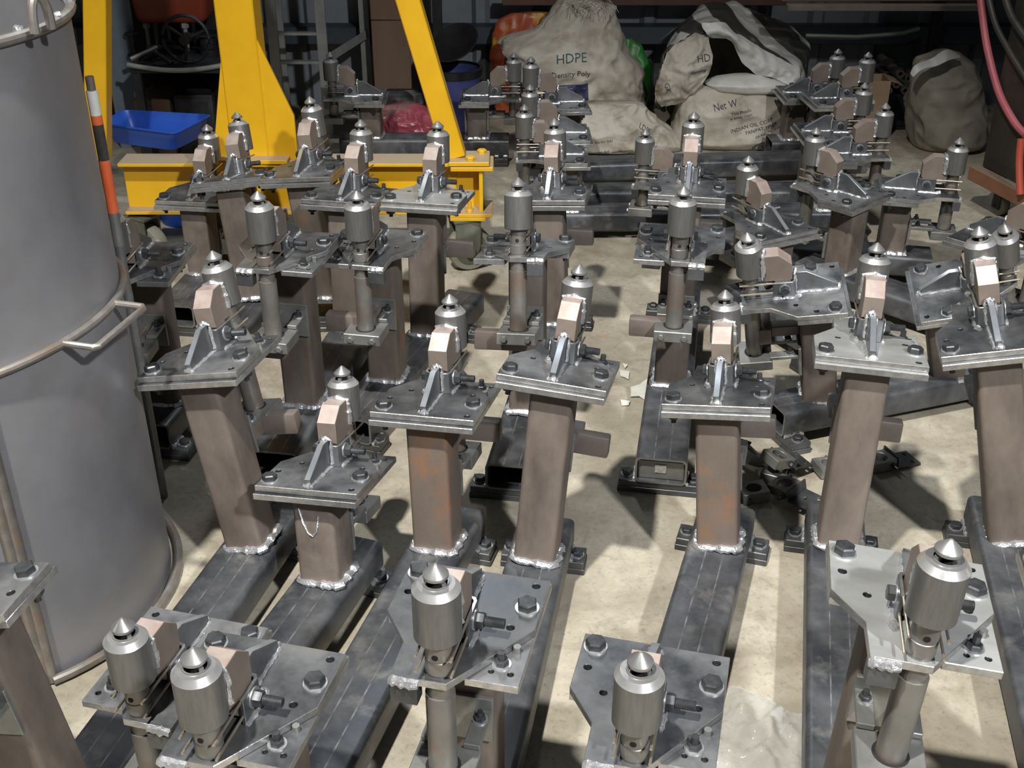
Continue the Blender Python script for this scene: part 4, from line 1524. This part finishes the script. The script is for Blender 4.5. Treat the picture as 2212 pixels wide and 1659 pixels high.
# dark boxes below the shelf
for k, (l, r, t) in enumerate(((300, 380, 200), (385, 470, 190))):
    a, b = aty(l, t, 4.65), aty(r, t, 4.65)
    bm = bmesh.new()
    box(bm, a.x, b.x, 4.55, 4.8, .001, max(.06, a.z), .01, 2)
    box(bm, a.x + .02, b.x - .02, 4.548, 4.552, .03, max(.05, a.z - .03), .001)
    ob('parts_crate', finish(bm, 'parts_crate', M_BLACK if k else M_WOOD), None, None, ('dark brown crate under the low shelf', 'black crate under the low shelf beside the yellow column')[k], 'crate')
# black cabinet added as a backdrop to darken the space behind the shelf
a, b = aty(262, 60, 5.06), aty(505, 60, 5.06)
mc = ob('backdrop_cabinet', None, None, T(((a.x + b.x) / 2, 5.1, 0)), 'added black backdrop cabinet standing in for the dark space behind the low shelf', 'cabinet')
hw = (b.x - a.x) / 2
bm = bmesh.new()
box(bm, -hw, hw, -.06, .06, 0, .78, .004)
ob('cabinet_body', finish(bm, 'backdrop_body', M_BLACK), mc)
for sx in (-1, 1):
    bm = bmesh.new()
    x0, x1 = sorted((sx * .01, sx * (hw - .01)))
    box(bm, x0, x1, -.066, -.0605, .03, .76, .002)
    dr = ob('cabinet_door', finish(bm, 'backdrop_door', M_BLACK), mc)
    bm = bmesh.new()
    box(bm, sx * .03 - .006, sx * .03 + .006, -.078, -.0665, .34, .42, .002)
    ob('handle', finish(bm, 'backdrop_handle', M_RACK), dr)
# red tank above the shelf
tk = ob('red_tank', None, None, T((aty(365, 30, 4.70).x, 4.80, ztop_s + .001)), 'red-orange tank on thin legs above the low shelf', 'tank')
zt0 = aty(365, 54, 4.70).z - ztop_s
hw = (aty(462, 20, 4.70).x - aty(268, 20, 4.70).x) / 2
bm = bmesh.new()
b2 = bmesh.new()
box(b2, -hw, hw, -.12, .12, zt0, .79 - ztop_s)
for v in b2.verts:
    if v.co.z < zt0 + .01:
        v.co.x *= .78
        v.co.y *= .8
bevel_sharp(b2, .03, 30, 4)
merge(bm, b2, 0)
ob('tank_body', finish(bm, 'tank_body', M_REDP), tk)
for x_ in (-.11, .045):
    for y_ in (-.06, .06):
        bm = bmesh.new()
        rod(bm, (x_, y_, 0), (x_, y_, zt0 + .02), .009, 10)
        hexnut(bm, (x_, y_, zt0 - .02), (x_, y_, zt0), .028)
        ob('leg', finish(bm, 'tank_leg', M_RACK), tk)
# plywood board
a, b = aty(802, 60, 5.0), aty(884, 60, 5.0)
bw = ob('plywood_board', None, None, T(((a.x + b.x) / 2, 5.0, 0)), 'brown plywood board standing upright right of the rack', 'board')
hw = (b.x - a.x) / 2
zc = aty(840, 44, 5.0).z
for z0, z1 in ((0, zc - .002), (zc + .002, .79)):
    bm = bmesh.new()
    box(bm, -hw, hw, 0, .018, z0, z1, .001)
    ob('panel', finish(bm, 'panel', M_WOOD), bw)
# black dish and purple-blue bucket
bm = bmesh.new()
lathe(bm, [(0, 0), (.035, 0), (.04, .02), (.10, .05), (.106, .056), (.10, .058), (.036, .028), (0, .026)], 36)
q = aty(992, 112, 4.88)
M_BPL = mat('black_plastic', (.012, .012, .014), (.02, .02, .022), rough=.3)
ob('black_dish', finish(bm, 'black_dish', M_BPL), None, T((q.x, 4.88, q.z)) @ RX(.55) @ RY(-.35), 'black plastic dish tilted on top of the blue bucket', 'dish')
q = aty(1010, 150, 4.9)
bk = ob('blue_bucket', None, None, T((q.x - .05, 4.90, 0)), 'purple-blue bucket with a dark rim behind the gantry leg', 'bucket')
bm = bmesh.new()
lathe(bm, [(0, 0), (.085, 0), (.105, q.z), (.100, q.z), (.082, .006), (0, .006)], 36)
ob('bucket_body', finish(bm, 'bucket_body', mat('purple_blue_plastic', (.05, .055, .17), (.07, .08, .24), rough=.4)), bk)
bm = bmesh.new()
lathe(bm, [(.101, q.z - .002), (.112, q.z - .02), (.114, q.z + .01), (.101, q.z + .012)], 36)
ob('bucket_rim', finish(bm, 'bucket_rim', M_BPL), bk)
# pale carton by the dark stand
a, b = aty(1003, 225, 4.62), aty(1034, 225, 4.62)
bm = bmesh.new()
box(bm, a.x, b.x, 4.62, 4.72, .001, a.z, .003)
box(bm, a.x + .012, b.x - .012, 4.619, 4.621, .02, a.z - .05)
ob('carton', finish(bm, 'carton', mat('pale_carton', (.36, .34, .31), (.42, .40, .37), rough=.7)), None, None, 'pale narrow carton beside the dark fixture post', 'carton')
# cardboard box with open flaps
a, b = aty(1892, 190, 4.66), aty(1948, 190, 4.66)
hz = aty(1920, 178, 4.66).z
cbx = ob('cardboard_box', None, None, T(((a.x + b.x) / 2 - .04, 4.74, 0)), 'open cardboard box left of the grey dusty sack', 'box')
hw = (b.x - a.x) / 2
bm = bmesh.new()
for x0, x1, y0, y1 in ((-hw, hw, -.06, -.056), (-hw, hw, .056, .06), (-hw, -hw + .004, -.056, .056), (hw - .004, hw, -.056, .056)):
    box(bm, x0, x1, y0, y1, .001, hz)
box(bm, -hw, hw, -.06, .06, .001, .006)
ob('box_body', finish(bm, 'box_body', M_CARD, 0), cbx)
for sx in (-1, 1):
    bm = bmesh.new()
    box(bm, 0, .05, -.058, .058, 0, .003)
    ob('flap', finish(bm, 'box_flap', M_CARD, 0), cbx, T((sx * hw, 0, hz)) @ (RY(.35) if sx > 0 else RZ(math.pi) @ RY(-.6)))
# pipes stacked behind
k = 0
for px, py in ((1908, 186), (1926, 172), (1944, 186), (1952, 160), (1934, 150)):
    q = aty(px, py, 4.98)
    bm = bmesh.new()
    lathe(bm, [(.010, 0), (.017, 0), (.017, .30), (.010, .30), (.010, 0)], 18, mtx=RX(-math.pi / 2))
    z = .018 + .034 * (2 if k < 3 else 3)
    ob('short_pipe', finish(bm, 'short_pipe', M_BARB), None, T((q.x, 4.9, max(.02, q.z))),
       ('leftmost brown pipe end behind the cardboard box', 'second brown pipe end behind the cardboard box', 'brown pipe end next to the grey sack, lower row',
        'brown pipe end next to the grey sack, upper row', 'topmost brown pipe end behind the cardboard box')[k], 'pipe', 'pipes stacked behind the box')
    k += 1
bm = bmesh.new()
q0, q1 = aty(1898, 194, 4.95), aty(1968, 194, 4.95)
box(bm, q0.x, q1.x, 4.91, 5.18, .001, q0.z - .012, .004)
box(bm, q0.x + .02, q1.x - .02, 4.905, 4.912, .02, q0.z - .04, .002)
ob('pipe_crate', finish(bm, 'pipe_crate', M_BLACK), None, None, 'black crate carrying the short brown pipes', 'crate')
# overhead rack beams
orb = ob('overhead_shelf', None, None, T((0.9, 4.85, 0)), 'rust-brown shelf frame above the sacks at the top edge', 'shelf')
io_ = T((0.9, 4.85, 0)).inverted()
z1_ = aty(1390, 12, 5.11).z
a, b = aty(1085, 5, 5.11), aty(1700, 5, 5.11)
M_DRB = mat('dark_red_brown_channel', (.10, .05, .035), (.14, .07, .05), rough=.55, scale=9)
for nm, x0, x1, y0, y1, z0, z1, m_ in (('front_channel', a.x, b.x, 5.11, 5.15, z1_, z1_ + .05, M_DRB),
                                       ('side_channel', aty(1700, 12, 4.62).x, aty(2112, 12, 4.62).x, 4.60, 4.64, aty(1900, 22, 4.62).z, aty(1900, 22, 4.62).z + .022, M_BARB),
                                       ('side_channel', aty(1690, 0, 4.66).x, aty(2112, 12, 4.66).x, 4.66, 4.70, aty(1900, 10, 4.66).z + .012, aty(1900, 10, 4.66).z + .06, M_WOOD),
                                       ('shade_deck', -2.5, 2.05, 4.72, 5.24, .80, .825, M_WOOD)):  # unseen deck added across the full width to shade the back wall
    bm = bmesh.new()
    box(bm, x0, x1, y0, y1, z0, z1, .002)
    ob(nm, finish(bm, nm, m_), orb, io_)
for x_ in (-2.45, -.32, aty(2108, 10, 4.7).x):
    bm = bmesh.new()
    box(bm, x_ - .02, x_ + .02, 5.08, 5.12, 0, .80, .001)
    ob('leg', finish(bm, 'shelf_leg', M_BLACK), orb, io_)
# rod across the wall at right
bm = bmesh.new()
tube(bm, [aty(1740, 77, 5.1), aty(1850, 80, 5.1), aty(1950, 72, 5.1), aty(1985, 62, 5.12)], .010, 8)
ob('wall_pipe', finish(bm, 'wall_pipe', M_RACK), None, None, 'thin pale pipe running across the wall right of the sacks', 'pipe')
# blue drum under the gantry
q = aty(392, 470, 3.75)
bd_ = ob('blue_drum', None, None, T((q.x, 3.86, 0)), 'dark blue plastic tub standing under the yellow gantry beam', 'tub')
bm = bmesh.new()
lathe(bm, [(0, 0), (.10, 0), (.125, .13), (.118, .13), (.095, .008), (0, .008)], 36)
ob('tub_body', finish(bm, 'tub_body', M_BLUE), bd_)
bm = bmesh.new()
lathe(bm, [(.122, .122), (.132, .122), (.132, .136), (.118, .136)], 36)
ob('tub_rim', finish(bm, 'tub_rim', M_BLUE), bd_)

# ------------------------------------------------------------------ trolley cabinet at the right
c0 = at(2092, 366, .15)
dv = Vector((.27, -.963, 0)).normalized()
nv = Vector((-dv.y * -1, 0, 0))
wv = Vector((.963, .27, 0)).normalized()
rotT = Matrix((wv, -dv, Vector((0, 0, 1)))).transposed().to_4x4()
tro = ob('welding_trolley', None, None, T((c0.x, c0.y, 0)) @ rotT, 'dark cabinet on a rusty angle-iron trolley at the right edge', 'trolley')
M_CAB = mat('dark_grimy_cabinet', (.030, .026, .020), (.055, .048, .036), rough=.55, scale=7, c3=(.09, .07, .045), s3=10, lo3=.6, hi3=.75)
M_RUSTB = mat('rust_red_angle', (.19, .085, .045), (.25, .12, .065), rough=.6, scale=8, dust=(.20, .17, .13))
bm = bmesh.new()
box(bm, .035, .75, -1.0, -.02, .165, 1.25, .008, 2)
ob('cabinet', finish(bm, 'cabinet', M_CAB), tro)
for nm, dims in (('frame_rail', (0, .04, -1.02, 0, .115, .165)), ('frame_rail', (.04, .78, -.04, 0, .115, .165)), ('frame_rail', (.74, .78, -1.02, -.04, .115, .165))):
    bm = bmesh.new()
    box(bm, *dims, .003)
    ob(nm, finish(bm, nm, M_RUSTB), tro)
for x_, y_ in ((.10, -.08), (.10, -.9), (.68, -.08)):
    bm = bmesh.new()
    lathe(bm, [(.012, -.014), (.034, -.014), (.037, -.009), (.037, .009), (.034, .014), (.012, .014)], 24, mtx=RY(math.pi / 2))
    w_ = ob('castor_wheel', finish(bm, 'trolley_wheel', M_RUB), tro, T((x_, y_, .037)))
    bm = bmesh.new()
    for sx in (-.02, .02):
        box(bm, sx - .002, sx + .002, -.02, .02, -.012, .078, .001)
    box(bm, -.03, .03, -.03, .03, .072, .078, .001)
    rod(bm, (-.022, 0, 0), (.022, 0, 0), .007, 8)
    ob('castor_fork', finish(bm, 'trolley_fork', M_BLACK), w_)
PN = Matrix(rotT) @ Vector((1, 0, 0))


def face_pt(px, py, off):
    d = ray(px, py)
    P = Vector((c0.x, c0.y, 0)) + PN * (.035 - off)
    t = (P - Vector((0, 0, CAMH))).dot(PN) / d.dot(PN)
    return Vector((0, 0, CAMH)) + d * t


def hose(name, pts, off, r, mt_, label):
    P = [face_pt(px, py, off) for px, py in pts]
    Q = []
    for i in range(len(P) - 1):
        p0, p1, p2, p3 = P[max(i - 1, 0)], P[i], P[i + 1], P[min(i + 2, len(P) - 1)]
        for k in range(8):
            t = k / 8
            Q.append(.5 * ((2 * p1) + (p2 - p0) * t + (2 * p0 - 5 * p1 + 4 * p2 - p3) * t * t + (3 * p1 - p0 - 3 * p2 + p3) * t ** 3))
    bm = bmesh.new()
    tube(bm, Q + [P[-1]], r, 10)
    ob(name, finish(bm, name, mt_), None, None, label, 'hose')


M_PINKH = mat('faded_pink_hose', (.42, .10, .12), (.50, .14, .16), rough=.5, scale=10)
M_BLKH = mat('black_cable', (.03, .028, .024), (.06, .055, .045), rough=.5, scale=10)
hose('gas_hose', [(2116, -30), (2122, 30), (2134, 110), (2158, 200), (2190, 262), (2216, 292)], .018, .0125, M_PINKH, 'faded pink hose hanging over the dark cabinet')
hose('gas_hose', [(2206, 300), (2202, 350), (2204, 420)], .05, .012, mat('orange_red_hose', (.5, .09, .05), rough=.5), 'orange-red hose end at the very right picture edge')
hose('power_cable', [(2130, -30), (2150, 50), (2180, 110), (2222, 180)], .014, .010, M_BLKH, 'dark cable hanging beside the pink hose on the cabinet')
hose('power_cable', [(2165, -30), (2185, 35), (2225, 95)], .014, .012, M_BLKH, 'short dark cable at the top right corner on the cabinet')

# ------------------------------------------------------------------ loose things on the floor
def clamp_meshes():
    d = {}
    bm = bmesh.new()
    prism(bm, [(-.030, -.026), (.030, -.026), (.030, .026), (-.030, .026)], 0, .024, [(0, 0, .0175)], bev=.001, mi_side=0)
    d['block'] = finish(bm, 'clamp_body', M_CLAMP)
    bm = bmesh.new()
    prism(bm, [(.030, -.03), (.095, -.03), (.095, .026), (.030, .03)], 0, .004, [(.080, -.018, .0045), (.080, .014, .0045), (.055, .0, .0045)], bev=.0005, mi_side=0)
    box(bm, .030, .034, -.03, .03, 0, .03, .0005)
    d['plate'] = finish(bm, 'hinge_plate', M_DARK)
    bm = bmesh.new()
    rod(bm, (.018, -.045, .012), (.018, .04, .012), .0035, 8)
    hexnut(bm, (.018, -.026, .012), (.018, -.033, .012), .012)
    d['bolt'] = finish(bm, 'clamp_bolt', M_BOLT)
    return d


CLM = clamp_meshes()
spots = [((1676, 1000), .048, (.12, .25, .55), 'loose clamp block with an upright bore on top of the clamp heap'),
         ((1610, 990), .040, (.55, -.2, 2.2), 'loose clamp block with its perforated plate tipped up, leftmost in the heap'),
         ((1786, 1018), .004, (.05, .05, .3), 'loose clamp block lying flat at the right side of the heap'),
         ((1628, 1072), .004, (.03, .1, 3.3), 'loose clamp block nearest the orange-rusted post at the bottom of the heap'),
         ((1698, 1062), .02, (.15, -.15, -.9), 'loose clamp block at the front of the heap showing its round bore'),
         ((1672, 1032), .004, (0, 0, 1.1), 'loose clamp block half buried in the middle of the heap'),
         ((1898, 1005), .004, (.0, .0, .35), 'single loose clamp block lying apart behind the leaning post')]
for (px, py), z, rot, lb in spots:
    q = at(px, py, z)
    m_ = T(q) @ RZ(rot[2]) @ RX(rot[0]) @ RY(rot[1])
    r_ = ob('loose_clamp', None, None, m_, lb, 'clamp', 'loose clamp blocks on the floor')
    ob('clamp_body', CLM['block'], r_)
    ob('hinge_plate', CLM['plate'], r_)
    ob('clamp_bolt', CLM['bolt'], r_)
# plaster flakes
M_FLAKE = mat('pale_plaster_flake', (.56, .56, .50), (.66, .66, .60), rough=.7, scale=30)
fl = [([(1362, 838), (1395, 822), (1442, 808), (1448, 840), (1420, 848), (1392, 862), (1362, 858)], 'largest pale plaster flake on the floor left of the stop bar'),
      ([(1338, 800), (1360, 804), (1358, 820), (1340, 812)], 'small square plaster flake beside the tilted plate'),
      ([(1340, 866), (1362, 868), (1358, 876), (1342, 876)], 'thin plaster sliver below the largest flake'),
      ([(1344, 786), (1356, 790), (1350, 796)], 'tiny plaster chip above the square flake'),
      ([(1262, 836), (1282, 838), (1276, 846), (1262, 846)], 'plaster chip close behind the tilted post')]
for pts, lb in fl:
    P = [at(px, py, .003) for px, py in pts]
    c = sum(P, Vector()) / len(P)
    bm = bmesh.new()
    o2 = []
    for i, p in enumerate(P):
        o2 += [(p.x - c.x, p.y - c.y), (((p + P[(i + 1) % len(P)]) / 2 - c) * random.uniform(.86, 1.06)).xy[:]]
    prism(bm, o2, 0, .003, bev=.0004, mi_side=0)
    for v in bm.verts:
        v.co.z += .004 * noise.noise(v.co * 60) + .002
    ob('plaster_flake', finish(bm, 'plaster_flake', M_FLAKE, 20), None, T((c.x, c.y, .001)) @ RX(random.uniform(-.03, .03)), lb, 'flake', 'plaster flakes on the floor')
# crumpled clear plastic bag
c = at(1640, 1610, 0)
bm = bmesh.new()
N = 40
V = []
for i in range(N + 1):
    row = []
    for j in range(N + 1):
        u, v = i / N - .5, j / N - .5
        q = Vector((u * 5, v * 5, 3))
        hgt = .030 * max(0, 1 - (2 * abs(u)) ** 3) * max(0, 1 - (2 * abs(v)) ** 3) * (1 + 1.1 * noise.noise(q)) + .010 * abs(noise.noise(q * 3.3)) + .002
        edge = 1 + .22 * noise.noise(Vector((u * 3, v * 3, 8)))
        row.append(bm.verts.new((u * .17 * edge, v * .20 * edge, hgt)))
    V.append(row)
for i in range(N):
    for j in range(N):
        bm.faces.new((V[i][j], V[i + 1][j], V[i + 1][j + 1], V[i][j + 1]))
M_CLEAR = mat('clear_plastic_film', (.75, .80, .80), (.85, .9, .9), rough=.12, scale=20, alpha=.25)
ob('plastic_bag', finish(bm, 'plastic_bag', M_CLEAR, 70), None, T((c.x, c.y, .001)) @ RZ(-.5), 'crumpled clear plastic bag on the floor between the front stands', 'bag')
